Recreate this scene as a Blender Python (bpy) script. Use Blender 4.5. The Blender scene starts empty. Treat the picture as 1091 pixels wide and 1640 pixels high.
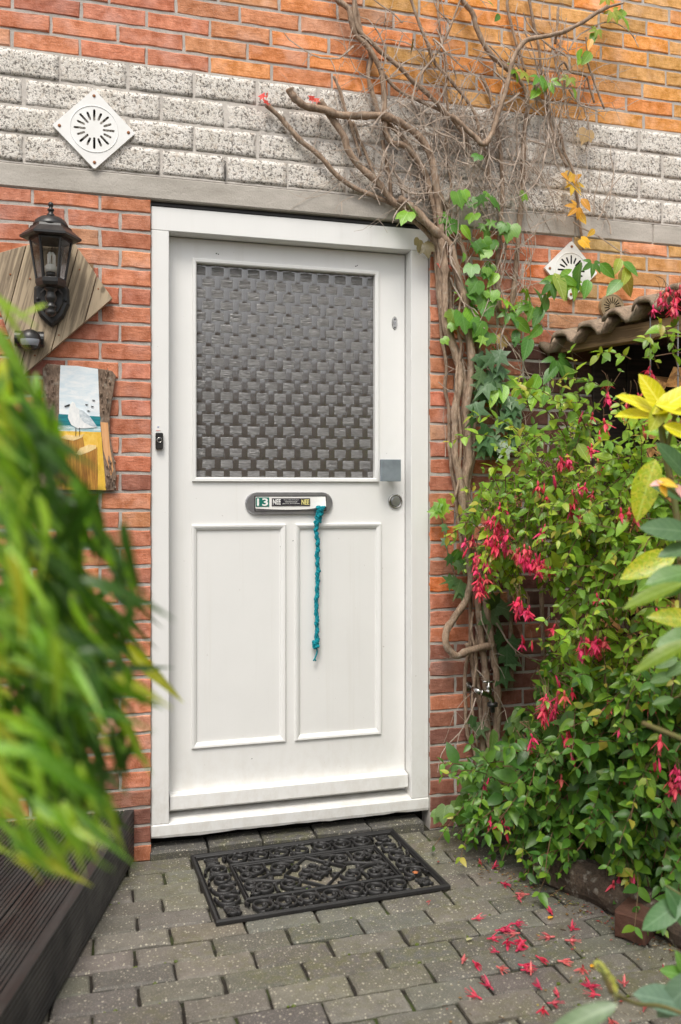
import bpy, bmesh, math, random
from mathutils import Vector, Matrix, noise

SC = bpy.context.scene
COL = SC.collection
PI = math.pi
V = Vector
R = random.Random(13)

# ------------------------------------------------------------------ camera
YAW = math.radians(15.8)
CAM = V((-.1916, -3.053, 1.26))
FPX = 1400.0
cd = bpy.data.cameras.new('camera')
cam = bpy.data.objects.new('camera', cd)
COL.objects.link(cam)
cam.location = CAM
cam.rotation_euler = (PI/2, 0, -YAW)
cd.sensor_width = 36
cd.lens = FPX/1640*36
cd.shift_y = -35/1640
cd.clip_start = .02
cd.clip_end = 400
cd.dof.use_dof = True
cd.dof.focus_distance = 3.08
cd.dof.aperture_fstop = 2.5
SC.camera = cam

# ------------------------------------------------------------------ overcast daylight
SUN_EL, SUN_AZ = math.radians(58), math.radians(205)     # azimuth clockwise from +Y: behind and left of the camera
world = bpy.data.worlds.new('World')
SC.world = world
world.use_nodes = True
wn, wl = world.node_tree.nodes, world.node_tree.links
sky = wn.new('ShaderNodeTexSky')
sky.sky_type = 'NISHITA'
sky.sun_disc = False
sky.sun_elevation = SUN_EL
sky.sun_rotation = SUN_AZ
sky.air_density = 1.0
sky.dust_density = 4.0
sky.ozone_density = 1.0
hs = wn.new('ShaderNodeHueSaturation')                  # a clouded sky is nearly grey
hs.inputs['Saturation'].default_value = .12
wl.new(sky.outputs[0], hs.inputs['Color'])
wl.new(hs.outputs[0], wn['Background'].inputs['Color'])
wn['Background'].inputs['Strength'].default_value = .135
sd = bpy.data.lights.new('sun', 'SUN')
sd.energy = 1.3
sd.angle = math.radians(20)
sd.color = (1, .925, .81)
sun = bpy.data.objects.new('sun', sd)
COL.objects.link(sun)
sdir = V((math.sin(SUN_AZ)*math.cos(SUN_EL), math.cos(SUN_AZ)*math.cos(SUN_EL), math.sin(SUN_EL)))
sun.rotation_euler = sdir.to_track_quat('Z', 'Y').to_euler()
sun.location = (-2, -6, 8)
SC.view_settings.view_transform = 'Standard'
SC.view_settings.look = 'None'
SC.view_settings.gamma = 1
SC.view_settings.use_curve_mapping = False
SC.view_settings.exposure = .62
SC.cycles.use_denoising = True
SC.cycles.max_bounces = 8
SC.cycles.sample_clamp_indirect = 6

# ------------------------------------------------------------------ where a point of the wall / ground / air lies
_s, _c = math.sin(YAW), math.cos(YAW)
def ray(px, py):
    x, z = (px-545.5)/FPX, -(py-785)/FPX
    return V((x*_c+_s, -x*_s+_c, z))
def W(px, py, y=0):
    d = ray(px, py); return CAM + d*((y-CAM.y)/d.y)
def G(px, py, z=0):
    d = ray(px, py); return CAM + d*((z-CAM.z)/d.z)
def D(px, py, depth):
    return CAM + ray(px, py)*depth

# ------------------------------------------------------------------ mesh building
class MB:
    def __init__(s): s.v, s.f, s.m, s.c = [], [], [], []
    def add(s, vs, fs, mi=0, mat=None, col=None):
        o = len(s.v)
        for p in vs: s.v.append(tuple(mat @ V(p)) if mat is not None else tuple(p))
        for f in fs:
            s.f.append(tuple(i+o for i in f)); s.m.append(mi); s.c.append(col)
        return s
    def box(s, x0, x1, y0, y1, z0, z1, mi=0, mat=None, bev=0):
        if bev:
            b = bev
            vs, idx = [], {}
            for X, sx in ((x0, 1), (x1, -1)):
                for Y, sy in ((y0, 1), (y1, -1)):
                    for Z, sz in ((z0, 1), (z1, -1)):
                        for a in range(3):
                            p = [X+sx*b, Y+sy*b, Z+sz*b]
                            p[a] = (X, Y, Z)[a]
                            idx[(sx, sy, sz, a)] = len(vs); vs.append(p)
            fs = []
            for a in range(3):
                o1, o2 = [(1, 2), (2, 0), (0, 1)][a]
                for sg in (1, -1):
                    q = []
                    for t1, t2 in ((1, 1), (-1, 1), (-1, -1), (1, -1)):
                        k = [0, 0, 0]; k[a] = sg; k[o1] = t1; k[o2] = t2
                        q.append(idx[(k[0], k[1], k[2], a)])
                    fs.append(q if sg == -1 else q[::-1])
            for a in range(3):
                o1, o2 = [(1, 2), (2, 0), (0, 1)][a]
                for t1 in (1, -1):
                    for t2 in (1, -1):
                        k = [0, 0, 0]; k[o1] = t1; k[o2] = t2
                        k[a] = 1; A, B = idx[(*k, o1)], idx[(*k, o2)]
                        k[a] = -1; C_, D_ = idx[(*k, o2)], idx[(*k, o1)]
                        fs.append((A, B, C_, D_))
            for sx in (1, -1):
                for sy in (1, -1):
                    for sz in (1, -1):
                        fs.append([idx[(sx, sy, sz, a)] for a in range(3)])
            return s.add(vs, fs, mi, mat)
        vs = [(x, y, z) for x in (x0, x1) for y in (y0, y1) for z in (z0, z1)]
        return s.add(vs, [(0, 1, 3, 2), (4, 6, 7, 5), (0, 4, 5, 1), (2, 3, 7, 6), (0, 2, 6, 4), (1, 5, 7, 3)], mi, mat)
    def tube(s, pts, rad, n=6, mi=0, flat=1.0, cap=True, col=None, jit=0, rng=R):
        pts = [V(p) for p in pts]
        if not hasattr(rad, '__len__'): rad = [rad]*len(pts)
        t0 = (pts[1]-pts[0]).normalized()
        nrm = t0.orthogonal().normalized()
        if flat != 1.0: nrm = V((0, 0, 1)) if abs(t0.z) < .9 else V((1, 0, 0))
        vs, fs = [], []
        for i, p in enumerate(pts):
            t = (pts[min(i+1, len(pts)-1)]-pts[max(i-1, 0)])
            t = t.normalized() if t.length > 1e-9 else t0
            nrm = (nrm - t*nrm.dot(t))
            nrm = nrm.normalized() if nrm.length > 1e-6 else t.orthogonal().normalized()
            b = t.cross(nrm)
            for k in range(n):
                a = 2*PI*k/n
                r = rad[i]*(1+(rng.uniform(-jit, jit) if jit else 0))
                vs.append(p+(nrm*math.cos(a)*flat+b*math.sin(a))*r)
        for i in range(len(pts)-1):
            for k in range(n):
                k2 = (k+1) % n
                fs.append((i*n+k, i*n+k2, (i+1)*n+k2, (i+1)*n+k))
        if cap:
            fs.append(tuple(range(n))[::-1]); fs.append(tuple(range((len(pts)-1)*n, len(pts)*n)))
        return s.add(vs, fs, mi, None, col)
    def lathe(s, prof, n=24, mi=0, mat=None, ph=0, cap=True):
        vs, fs = [], []
        for r, z in prof:
            for k in range(n):
                a = 2*PI*k/n+ph
                vs.append((r*math.cos(a), r*math.sin(a), z))
        for i in range(len(prof)-1):
            for k in range(n):
                k2 = (k+1) % n
                fs.append((i*n+k, i*n+k2, (i+1)*n+k2, (i+1)*n+k))
        if cap:
            fs.append(tuple(range(n))[::-1]); fs.append(tuple(range((len(prof)-1)*n, len(prof)*n)))
        return s.add(vs, fs, mi, mat)
    def prism(s, poly, y0, y1, mi=0, mat=None, inset=0):
        """a polygon given in (x, z), from y0 (front) to y1 (back); inset chamfers the front edge"""
        n = len(poly)
        cx = sum(p[0] for p in poly)/n; cz = sum(p[1] for p in poly)/n
        def ins(p, d):
            q = V((p[0]-cx, p[1]-cz)); L = q.length
            q *= max(0, (L-d)/L) if L else 1
            return (q.x+cx, q.y+cz)
        vs = [(*[ins(p, inset)[0]], y0, ins(p, inset)[1]) for p in poly]
        rings = [0]
        if inset:
            vs += [(p[0], y0+inset, p[1]) for p in poly]; rings.append(n)
        vs += [(p[0], y1, p[1]) for p in poly]; rings.append(len(vs)-n)
        fs = [tuple(range(n))[::-1], tuple(range(rings[-1], rings[-1]+n))]
        for a, b in zip(rings, rings[1:]):
            for k in range(n):
                k2 = (k+1) % n
                fs.append((a+k, a+k2, b+k2, b+k))
        area = sum(poly[i][0]*poly[(i+1) % n][1]-poly[(i+1) % n][0]*poly[i][1] for i in range(n))
        if area > 0: fs = [f[::-1] for f in fs]
        return s.add(vs, fs, mi, mat)
    def frame(s, x0, x1, z0, z1, prof, mi=0, close=None):
        """mitred frame: prof is a list of (inset, y); close = also fill the last loop"""
        vs, fs = [], []
        for d, y in prof:
            vs += [(x0+d, y, z0+d), (x1-d, y, z0+d), (x1-d, y, z1-d), (x0+d, y, z1-d)]
        for i in range(len(prof)-1):
            for k in range(4):
                k2 = (k+1) % 4
                fs.append((i*4+k, i*4+k2, i*4+4+k2, i*4+4+k))
        if close: n = len(vs); fs.append((n-4, n-3, n-2, n-1))
        return s.add(vs, fs, mi)
    def mesh(s, name, mats, smooth=False, angle=None):
        me = bpy.data.meshes.new(name)
        me.from_pydata(s.v, [], s.f)
        if not isinstance(mats, (list, tuple)): mats = [mats]
        for m in mats: me.materials.append(m)
        if len(mats) > 1: me.polygons.foreach_set('material_index', s.m)
        if any(c is not None for c in s.c):
            at = me.color_attributes.new('Col', 'FLOAT_COLOR', 'CORNER')
            buf = []
            for f, c in zip(s.f, s.c):
                c = c or (1, 1, 1)
                buf += [c[0], c[1], c[2], 1]*len(f)
            at.data.foreach_set('color', buf)
        if smooth: me.polygons.foreach_set('use_smooth', [True]*len(s.f))
        me.update()
        return me
    def obj(s, name, mats, parent=None, smooth=False, **k):
        return link(name, s.mesh(name, mats, smooth), parent, **k)

def WM(o):
    m = o.matrix_basis
    return WM(o.parent) @ o.matrix_parent_inverse @ m if o.parent else m
def link(name, data, parent=None, loc=None, rot=None, scl=None, world=True, mat=None, color=None):
    """link an object; its coordinates are the world's, whatever its parent"""
    o = bpy.data.objects.new(name, data)
    COL.objects.link(o)
    if loc is not None: o.location = loc
    if rot is not None: o.rotation_euler = rot
    if scl is not None: o.scale = scl
    if mat is not None: o.matrix_basis = mat
    if color is not None: o.color = (*color, 1)
    if parent is not None:
        o.parent = parent
        if world: o.matrix_parent_inverse = WM(parent).inverted()
    return o
def tag(o, label=None, cat=None, group=None, kind=None):
    if label: o['label'] = label
    if cat: o['category'] = cat
    if group: o['group'] = group
    if kind: o['kind'] = kind
    return o
def thing(name, label, cat, loc=(0, 0, 0), group=None):
    o = link(name, None, loc=loc)
    o.empty_display_size = .05
    return tag(o, label, cat, group)
def frame_mat(p, x, up):
    """matrix whose X axis is x and whose Z axis is as close to up as it can be"""
    x = V(x).normalized(); up = V(up)
    y = up.cross(x)
    y = y.normalized() if y.length > 1e-6 else x.orthogonal().normalized()
    z = x.cross(y)
    return Matrix(((x.x, y.x, z.x, p[0]), (x.y, y.y, z.y, p[1]), (x.z, y.z, z.z, p[2]), (0, 0, 0, 1)))
def smooth_path(pts, sub=4):
    pts = [V(p) for p in pts]
    out = []
    for i in range(len(pts)-1):
        p0, p1, p2, p3 = pts[max(i-1, 0)], pts[i], pts[i+1], pts[min(i+2, len(pts)-1)]
        for k in range(sub):
            t = k/sub
            out.append(.5*((2*p1)+(p2-p0)*t+(2*p0-5*p1+4*p2-p3)*t*t+(3*p1-p0-3*p2+p3)*t**3))
    out.append(pts[-1])
    return out

# ------------------------------------------------------------------ materials
class NT:
    def __init__(s, name):
        s.mat = bpy.data.materials.new(name); s.mat.use_nodes = True
        s.n, s.l = s.mat.node_tree.nodes, s.mat.node_tree.links
        s.b = s.n['Principled BSDF']; s.out = s.n['Material Output']
    def N(s, typ, **k):
        nd = s.n.new('ShaderNode'+typ)
        for a, v in k.items():
            if a[0].isupper(): s.set(nd.inputs[a.replace('_', ' ')], v)
            elif a[0] == 'i' and a[1:].isdigit(): s.set(nd.inputs[int(a[1:])], v)
            else: setattr(nd, a, v)
        return nd
    def set(s, inp, v):
        if isinstance(v, bpy.types.NodeSocket): s.l.new(v, inp)
        else: inp.default_value = v
    def P(s, **k):
        for a, v in k.items(): s.set(s.b.inputs[a.replace('_', ' ')], v)
    def pos(s, scale=(1, 1, 1), obj=False):
        src = s.N('TexCoord').outputs['Object'] if obj else s.N('NewGeometry').outputs['Position']
        m = s.N('Mapping'); s.l.new(src, m.inputs[0]); m.inputs['Scale'].default_value = scale
        return m.outputs[0]
    def noise(s, vec, scale, detail=3, rough=.55, dist=0):
        return s.N('TexNoise', Vector=vec, Scale=scale, Detail=detail, Roughness=rough, Distortion=dist).outputs['Fac']
    def voro(s, vec, scale, feature='F1', out='Distance', rnd=1):
        return s.N('TexVoronoi', Vector=vec, Scale=scale, feature=feature, Randomness=rnd).outputs[out]
    def ramp(s, fac, stops, interp='LINEAR'):
        r = s.N('ValToRGB'); s.l.new(fac, r.inputs[0]); e = r.color_ramp.elements
        r.color_ramp.interpolation = interp
        while len(e) < len(stops): e.new(.5)
        for i, (p, c) in enumerate(stops):
            e[i].position = p; e[i].color = (*c, 1) if hasattr(c, '__len__') else (c, c, c, 1)
        return r.outputs[0]
    def mix(s, fac, a, b, mode='MIX'):
        m = s.N('Mix', data_type='RGBA', blend_type=mode)
        for i, v in ((0, fac), (6, a), (7, b)):
            s.set(m.inputs[i], (*v, 1) if isinstance(v, tuple) and len(v) == 3 else v)
        return m.outputs[2]
    def math(s, op, a, b=0.0, clamp=False):
        m = s.N('Math', operation=op, use_clamp=clamp, i0=a, i1=b); return m.outputs[0]
    def bump(s, h, strength=.3, dist=.002, normal=None):
        b = s.N('Bump', Height=h, Strength=strength, Distance=dist)
        if normal is not None: s.l.new(normal, b.inputs['Normal'])
        s.l.new(b.outputs[0], s.b.inputs['Normal']); return b.outputs[0]
    def tint(s, stuff):
        if stuff: return s.N('Attribute', attribute_name='Col').outputs['Color']
        return s.N('ObjectInfo').outputs['Color']
MATS = {}
def simple(name, col, rough=.5, metal=0, bump=None, var=None, **k):
    t = NT(name); c = (*col, 1)
    p = t.pos()
    if var: c = t.mix(t.ramp(t.noise(p, var[0], 4), [(.35, 0), (.7, 1)]), col, var[1])
    t.P(Base_Color=c, Roughness=rough, Metallic=metal, **k)
    if bump: t.bump(t.noise(p, bump[0], 3), bump[1], .001)
    return t.mat

def m_brick(stuff):
    t = NT('fired_brick'); p = t.pos()
    n1 = t.noise(p, 26, 5, .65); n2 = t.noise(p, 210, 3); n3 = t.noise(p, 9, 3)
    c = t.tint(stuff)
    pale = t.N('HueSaturation', Hue=.504, Saturation=.90, Value=1.36, Color=c).outputs[0]; bloom = t.N('HueSaturation', Saturation=.70, Value=1.24, Color=c).outputs[0]; burnt = t.N('HueSaturation', Saturation=1.06, Value=.66, Color=c).outputs[0]
    c = t.mix(t.ramp(n1, [(.36, 0), (.7, 1)]), t.mix(.75, c, burnt), t.mix(.75, c, pale))
    c = t.mix(t.math('MULTIPLY', t.ramp(n2, [(.56, 0), (.72, 1)]), .45), c, bloom)
    c = t.mix(t.math('MULTIPLY', t.ramp(n3, [(.52, 0), (.72, 1)]), .60), c, bloom)
    sp = t.ramp(t.noise(p, 330, 2), [(.66, 0), (.72, 1)])
    c = t.mix(t.math('MULTIPLY', sp, .55), c, (.16, .05, .03))
    t.P(Base_Color=c, Roughness=.9)
    h = t.math('ADD', t.math('MULTIPLY', n1, 1.2), t.math('MULTIPLY', n2, .5))
    h = t.math('ADD', h, t.math('MULTIPLY', t.noise(t.pos((.5, 1, 2.2)), 60, 3), .7))
    t.bump(h, .8, .0035)
    return t.mat
def m_mortar(k=1.0):
    t = NT('mortar'); p = t.pos()
    c = t.ramp(t.noise(p, 16, 6, .7), [(.3, (.36*k, .33*k, .30*k)), (.7, (.54*k, .50*k, .455*k))])
    c = t.mix(t.ramp(t.noise(p, 350, 2), [(.6, 0), (.7, .4)]), c, (.25, .22, .2))
    t.P(Base_Color=c, Roughness=.95); t.bump(t.noise(p, 120, 5, .7), .7, .004); return t.mat
def m_granite():
    t = NT('split_stone'); p = t.pos()
    a = t.noise(p, 120, 4, .72, .5); b = t.noise(t.pos((1, 1, 1.3)), 260, 3, .65)
    c = t.ramp(t.noise(p, 9, 4), [(.35, (.74, .69, .62)), (.65, (.88, .83, .77))])
    c = t.mix(t.ramp(t.noise(p, 75, 3), [(.52, 0), (.66, .6)]), c, (.56, .47, .38))
    pit = t.ramp(a, [(.40, 1), (.48, 0)])
    c = t.mix(t.math('MULTIPLY', pit, .9), c, (.085, .07, .055))
    c = t.mix(t.math('MULTIPLY', t.ramp(b, [(.37, 1), (.42, 0)]), .85), c, (.05, .045, .04))
    t.P(Base_Color=c, Roughness=.85)
    t.bump(t.math('ADD', a, t.math('MULTIPLY', b, .4)), .8, .006); return t.mat
def m_concrete():
    t = NT('cast_concrete'); p = t.pos()
    c = t.ramp(t.noise(t.pos((.6, 1, 2)), 9, 6, .65), [(.3, (.34, .31, .27)), (.7, (.52, .48, .43))])
    c = t.mix(t.ramp(t.noise(p, 220, 3), [(.58, 0), (.7, .55)]), c, (.22, .2, .17))
    t.P(Base_Color=c, Roughness=.9); t.bump(t.noise(p, 160, 4), .5, .003); return t.mat
def m_paint(name='white_paint', col=(.785, .782, .765), rough=.38):
    t = NT(name); p = t.pos()
    c = t.mix(t.ramp(t.noise(p, 5, 5, .6), [(.4, 0), (.75, .35)]), col, tuple(x*.90 for x in col))
    chip = t.math('MULTIPLY', t.ramp(t.noise(p, 75, 2), [(.765, 0), (.785, 1)]), .5)
    c = t.mix(chip, c, (.34, .30, .26))
    z = t.N('SeparateXYZ', Vector=t.N('NewGeometry').outputs['Position']).outputs[2]
    splash = t.math('MULTIPLY', t.ramp(z, [(.06, 1), (.42, 0)]), t.ramp(t.noise(t.pos((1, 1, .6)), 26, 5, .7), [(.42, 0), (.66, 1)]))
    streak = t.math('MULTIPLY', t.ramp(t.noise(t.pos((34, 34, 1.1)), 1, 4, .6), [(.56, 0), (.74, 1)]), .16)
    c = t.mix(t.math('MULTIPLY', splash, .30), c, (.42, .36, .28)); c = t.mix(streak, c, (.58, .55, .49))
    t.P(Base_Color=c, Roughness=t.ramp(t.noise(p, 22, 3), [(.3, rough-.06), (.7, rough+.1)]))
    t.bump(t.math('ADD', t.noise(t.pos((60, 60, 3)), 3, 3), t.math('MULTIPLY', t.noise(p, 40, 2), .5)), .12, .001); return t.mat
def m_paver(stuff):
    t = NT('concrete_paver'); p = t.pos()
    c = t.tint(stuff)
    c = t.mix(t.ramp(t.noise(p, 14, 5, .65), [(.32, 0), (.7, .6)]), c, (.075, .068, .055))
    moss = t.math('MULTIPLY', t.ramp(t.noise(p, 3.2, 4), [(.44, 0), (.62, 1)]), t.ramp(t.noise(p, 34, 4), [(.38, 0), (.62, .75)]))
    c = t.mix(t.math('MULTIPLY', moss, .7), c, (.115, .115, .030))
    g = t.voro(p, 125); rc = t.N('SeparateColor', Color=t.voro(p, 125, out='Color')); keep = t.ramp(rc.outputs[0], [(.62, 0), (.68, 1)])
    gg = t.math('DIVIDE', g, t.math('ADD', t.math('MULTIPLY', rc.outputs[1], 1.0), .25))
    chip = t.math('MULTIPLY', t.ramp(gg, [(.26, 1), (.40, 0)]), keep)
    c = t.mix(t.math('MULTIPLY', chip, .72), c, (.52, .48, .38))
    v2 = t.N('SeparateColor', Color=t.voro(p, 260, out='Color'))
    ch2 = t.math('MULTIPLY', t.ramp(t.voro(p, 260), [(.22, 1), (.38, 0)]), t.ramp(v2.outputs[0], [(.50, 0), (.58, 1)]))
    c = t.mix(t.math('MULTIPLY', ch2, .55), c, (.40, .36, .29))
    pits = t.ramp(t.noise(p, 170, 3, .7), [(.30, .8), (.38, 0)]); c = t.mix(pits, c, (.035, .03, .025))
    g2 = t.ramp(t.noise(p, 420, 2), [(.60, 0), (.7, .6)])
    c = t.mix(g2, c, (.28, .26, .21))
    t.P(Base_Color=c, Roughness=t.ramp(t.noise(p, 20, 3), [(.3, .55), (.7, .9)]))
    t.bump(t.math('ADD', t.noise(p, 190, 4, .7), t.math('MULTIPLY', chip, .3)), .7, .003); return t.mat
def m_soil():
    t = NT('joint_sand'); p = t.pos()
    c = t.ramp(t.noise(p, 60, 5, .7), [(.3, (.010, .008, .006)), (.7, (.035, .028, .020))])
    c = t.mix(t.ramp(t.noise(p, 6, 4), [(.50, 0), (.64, .85)]), c, (.055, .080, .012))
    t.P(Base_Color=c, Roughness=1); t.bump(t.noise(p, 130, 4, .7), 1, .006); return t.mat
def m_wood(name, a, b, dark, scale=1, rough=.8, knots=False):
    """grain runs along the object's X axis"""
    t = NT(name); rnd = t.N('ObjectInfo').outputs['Random']
    tc = t.N('TexCoord').outputs['Object']
    off = t.N('VectorMath', operation='ADD', i0=tc)
    cx = t.N('CombineXYZ', X=t.math('MULTIPLY', rnd, 37.0), Y=t.math('MULTIPLY', rnd, 11.0)); t.l.new(cx.outputs[0], off.inputs[1])
    def mp(sc):
        m = t.N('Mapping'); t.l.new(off.outputs[0], m.inputs[0]); m.inputs['Scale'].default_value = sc; return m.outputs[0]
    g = t.noise(mp((4*scale, 75*scale, 75*scale)), 1, 6, .65, .6)
    w = t.noise(mp((1.2*scale, 14*scale, 14*scale)), 1, 4, .6, 1.2)
    c = t.mix(t.ramp(w, [(.3, 0), (.7, 1)]), a, b)
    c = t.mix(t.ramp(g, [(.42, .75), (.56, 0)]), c, dark)
    if knots:
        k = t.voro(mp((9, 13, 13)), 1); c = t.mix(t.ramp(k, [(.07, .85), (.14, 0)]), c, dark)
    t.P(Base_Color=c, Roughness=rough); t.bump(g, .5, .0015); return t.mat
def m_bark(name, a, b, zs=.25):
    t = NT(name); p = t.pos((1, 1, zs))
    n = t.noise(p, 150, 5, .7); c = t.ramp(n, [(.3, a), (.7, b)])
    c = t.mix(t.ramp(t.noise(t.pos(), 22, 3), [(.45, 0), (.7, .45)]), c, tuple(x*.5 for x in a))
    c = t.mix(t.ramp(t.noise(t.pos(), 45, 3), [(.56, 0), (.7, .35)]), c, (.42, .40, .34))
    t.P(Base_Color=c, Roughness=.9); t.bump(n, .7, .003); return t.mat
def m_leaf(stuff, name='leaf', gloss=.38, spots=False):
    t = NT(name); p = t.pos()
    c = t.tint(stuff)
    c = t.mix(t.ramp(t.noise(p, 38, 4), [(.35, .0), (.7, .38)]), c, t.N('HueSaturation', Hue=.485, Saturation=1.0, Value=1.5, Color=c).outputs[0])
    if not stuff:
        sx = t.N('SeparateXYZ'); t.l.new(t.N('TexCoord').outputs['Object'], sx.inputs[0])
        ay = t.math('ABSOLUTE', sx.outputs[1])
        mid = t.ramp(ay, [(.006, 1), (.022, 0)])
        sv = t.math('SINE', t.math('MULTIPLY', t.math('SUBTRACT', sx.outputs[0], t.math('MULTIPLY', ay, 1.1)), 46.0))
        vein = t.math('MAXIMUM', mid, t.math('MULTIPLY', t.ramp(sv, [(.86, 0), (1.0, 1)]), .6))
        c = t.mix(t.math('MULTIPLY', vein, .38), c, t.N('HueSaturation', Saturation=.72, Value=2.0, Color=c).outputs[0])
    if spots:
        k = t.ramp(t.noise(p, 85, 3, .6, .5), [(.49, 0), (.55, 1)])
        c = t.mix(t.math('MULTIPLY', k, .8), c, (.62, .60, .06))
        c = t.mix(t.ramp(t.noise(p, 190, 2), [(.60, 0), (.66, .6)]), c, (.05, .13, .01))
    t.P(Base_Color=c, Roughness=gloss)
    t.bump(t.noise(p, 120, 2), .25, .002)
    tr = t.N('BsdfTranslucent'); t.l.new(t.mix(1.0, c, (1.6, 1.5, .7), 'MULTIPLY'), tr.inputs[0])
    mx = t.N('MixShader', i0=.33); t.l.new(t.b.outputs[0], mx.inputs[1]); t.l.new(tr.outputs[0], mx.inputs[2])
    t.l.new(mx.outputs[0], t.out.inputs[0]); return t.mat
def m_petal():
    t = NT('petal'); c = t.tint(False); p = t.pos()
    c = t.mix(t.ramp(t.noise(p, 120, 2), [(.4, 0), (.7, .4)]), c, (.75, .04, .16))
    t.P(Base_Color=c, Roughness=.5)
    tr = t.N('BsdfTranslucent'); t.l.new(c, tr.inputs[0])
    mx = t.N('MixShader', i0=.3); t.l.new(t.b.outputs[0], mx.inputs[1]); t.l.new(tr.outputs[0], mx.inputs[2])
    t.l.new(mx.outputs[0], t.out.inputs[0]); return t.mat
def m_obscure(vertical):
    """pressed glass before a dark hall: the ripples run along the strip they stand on"""
    t = NT('pressed_glass')
    sc = (230, 1, 11) if vertical else (26, 1, 165)
    n = t.noise(t.pos(sc), 1, 4, .65, 1.2); n2 = t.noise(t.pos((45, 1, 45)), 1, 2)
    if vertical: t.P(Base_Color=(.062, .056, .053, 1), Roughness=.17, IOR=2.3)
    else: t.P(Base_Color=t.ramp(n, [(.35, (.055, .05, .048)), (.66, (.17, .165, .16))]), Roughness=.30, IOR=2.1)
    t.bump(t.math('ADD', n, t.math('MULTIPLY', n2, .25)), .24 if vertical else 1.0, .006); return t.mat
def m_clear():
    t = NT('lamp_glass')
    tr = t.N('BsdfTransparent', Color=(.95, .96, .96, 1)); gl = t.N('BsdfGlossy', Roughness=.15)
    fr = t.N('Fresnel', IOR=1.6); mx = t.N('MixShader', i0=t.math('MULTIPLY', fr.outputs[0], .8))
    t.l.new(tr.outputs[0], mx.inputs[1]); t.l.new(gl.outputs[0], mx.inputs[2]); t.l.new(mx.outputs[0], t.out.inputs[0]); return t.mat
def m_tile():
    t = NT('weathered_tile'); p = t.pos()
    c = t.ramp(t.noise(p, 30, 5, .7), [(.3, (.15, .11, .08)), (.68, (.42, .31, .22))])
    c = t.mix(t.ramp(t.noise(p, 11, 4), [(.52, 0), (.68, .7)]), c, (.30, .26, .19))
    c = t.mix(t.ramp(t.noise(p, 70, 4), [(.6, 0), (.7, .5)]), c, (.07, .075, .02))
    t.P(Base_Color=c, Roughness=.95); t.bump(t.noise(p, 140, 4, .7), .8, .004); return t.mat
def m_deck():
    t = NT('dark_decking'); tc = t.N('TexCoord').outputs['Object']
    m = t.N('Mapping'); t.l.new(tc, m.inputs[0]); m.inputs['Scale'].default_value = (3, 60, 60)
    c = t.ramp(t.noise(m.outputs[0], 1, 5, .6), [(.3, (.013, .013, .0135)), (.7, (.040, .039, .038))])
    c = t.mix(t.ramp(t.noise(t.pos(), 5, 4), [(.5, 0), (.75, .4)]), c, (.095, .09, .075))
    t.P(Base_Color=c, Roughness=t.ramp(t.noise(t.pos(), 8, 3), [(.35, .42), (.7, .75)])); t.bump(t.noise(m.outputs[0], 2, 3), .3, .001); return t.mat

M = MATS
M['brick'], M['brick_s'] = m_brick(False), m_brick(True)
M['mortar'], M['granite'], M['concrete'] = m_mortar(), m_granite(), m_concrete()
M['paint'] = m_paint(); M['band_mortar'] = m_mortar(1.25)
M['paver'], M['paver_s'], M['soil'] = m_paver(False), m_paver(True), m_soil()
M['dark'] = simple('dark_void', (.008, .007, .006), 1)
M['rubber'] = simple('black_rubber', (.010, .0095, .010), .52, bump=(500, .5), var=(12, (.019, .018, .018)))
M['black'] = simple('black_plastic', (.012, .012, .013), .35, bump=(300, .15), var=(18, (.03, .028, .026)))
M['steel'] = simple('brushed_steel', (.42, .42, .43), .38, .9, bump=(400, .1), var=(40, (.34, .34, .36)))
M['steel_plate'] = simple('matt_steel_plate', (.36, .42, .48), .42, .65, var=(24, (.27, .31, .36)))
M['chrome'] = simple('worn_chrome', (.55, .54, .52), .22, 1, var=(60, (.35, .34, .32)))
M['white_plastic'] = simple('white_plastic', (.86, .86, .85), .35, var=(14, (.78, .77, .74)))
M['paper'] = simple('white_card', (.80, .79, .76), .7)
M['green_sticker'] = simple('green_sticker', (.008, .16, .12), .4)
M['black_sticker'] = simple('black_sticker', (.025, .022, .03), .4)
M['white_ink'] = simple('white_ink', (.85, .85, .82), .5)
M['yellow_ink'] = simple('yellow_ink', (.82, .74, .28), .5)
M['blue_ink'] = simple('blue_ink', (.10, .16, .42), .5)
M['red_ink'] = simple('red_ink', (.7, .12, .12), .5)
M['wool'] = simple('teal_wool', (.0, .175, .235), .95, bump=(900, 1.0), var=(160, (.0, .32, .37)))
M['bulb'] = simple('bulb_glass', (.85, .83, .76), .3)
M['rust'] = simple('rusty_screw', (.30, .12, .05), .7, .3)
M['bark'] = m_bark('vine_bark', (.17, .108, .070), (.50, .365, .26))
M['twig'] = m_bark('dry_twig', (.30, .22, .16), (.60, .50, .42))
M['log_bark'] = m_bark('rough_bark', (.03, .021, .015), (.105, .072, .048), 1)
M['plank'] = m_wood('weathered_plank', (.54, .43, .29), (.40, .31, .215), (.16, .12, .08), 1, .85, True)
M['beam'] = m_wood('roof_beam', (.50, .33, .17), (.36, .225, .115), (.13, .08, .045), .6)
M['split_wood'] = m_wood('split_firewood', (.72, .40, .16), (.62, .29, .09), (.25, .11, .04), .7)
M['deck'] = m_deck()
M['tile'] = m_tile()
M['leaf'], M['leaf_s'] = m_leaf(False), m_leaf(True)
M['laurel'] = m_leaf(False, 'spotted_leaf', .3, True)
M['petal'] = m_petal()
M['obs_h'], M['obs_v'] = m_obscure(False), m_obscure(True)
M['clear'] = m_clear()
M['stem_green'] = simple('green_stem', (.13, .15, .04), .6, var=(30, (.18, .12, .05)))
M['stem_red'] = simple('red_stem', (.16, .07, .04), .7, var=(30, (.12, .10, .04)))

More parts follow.
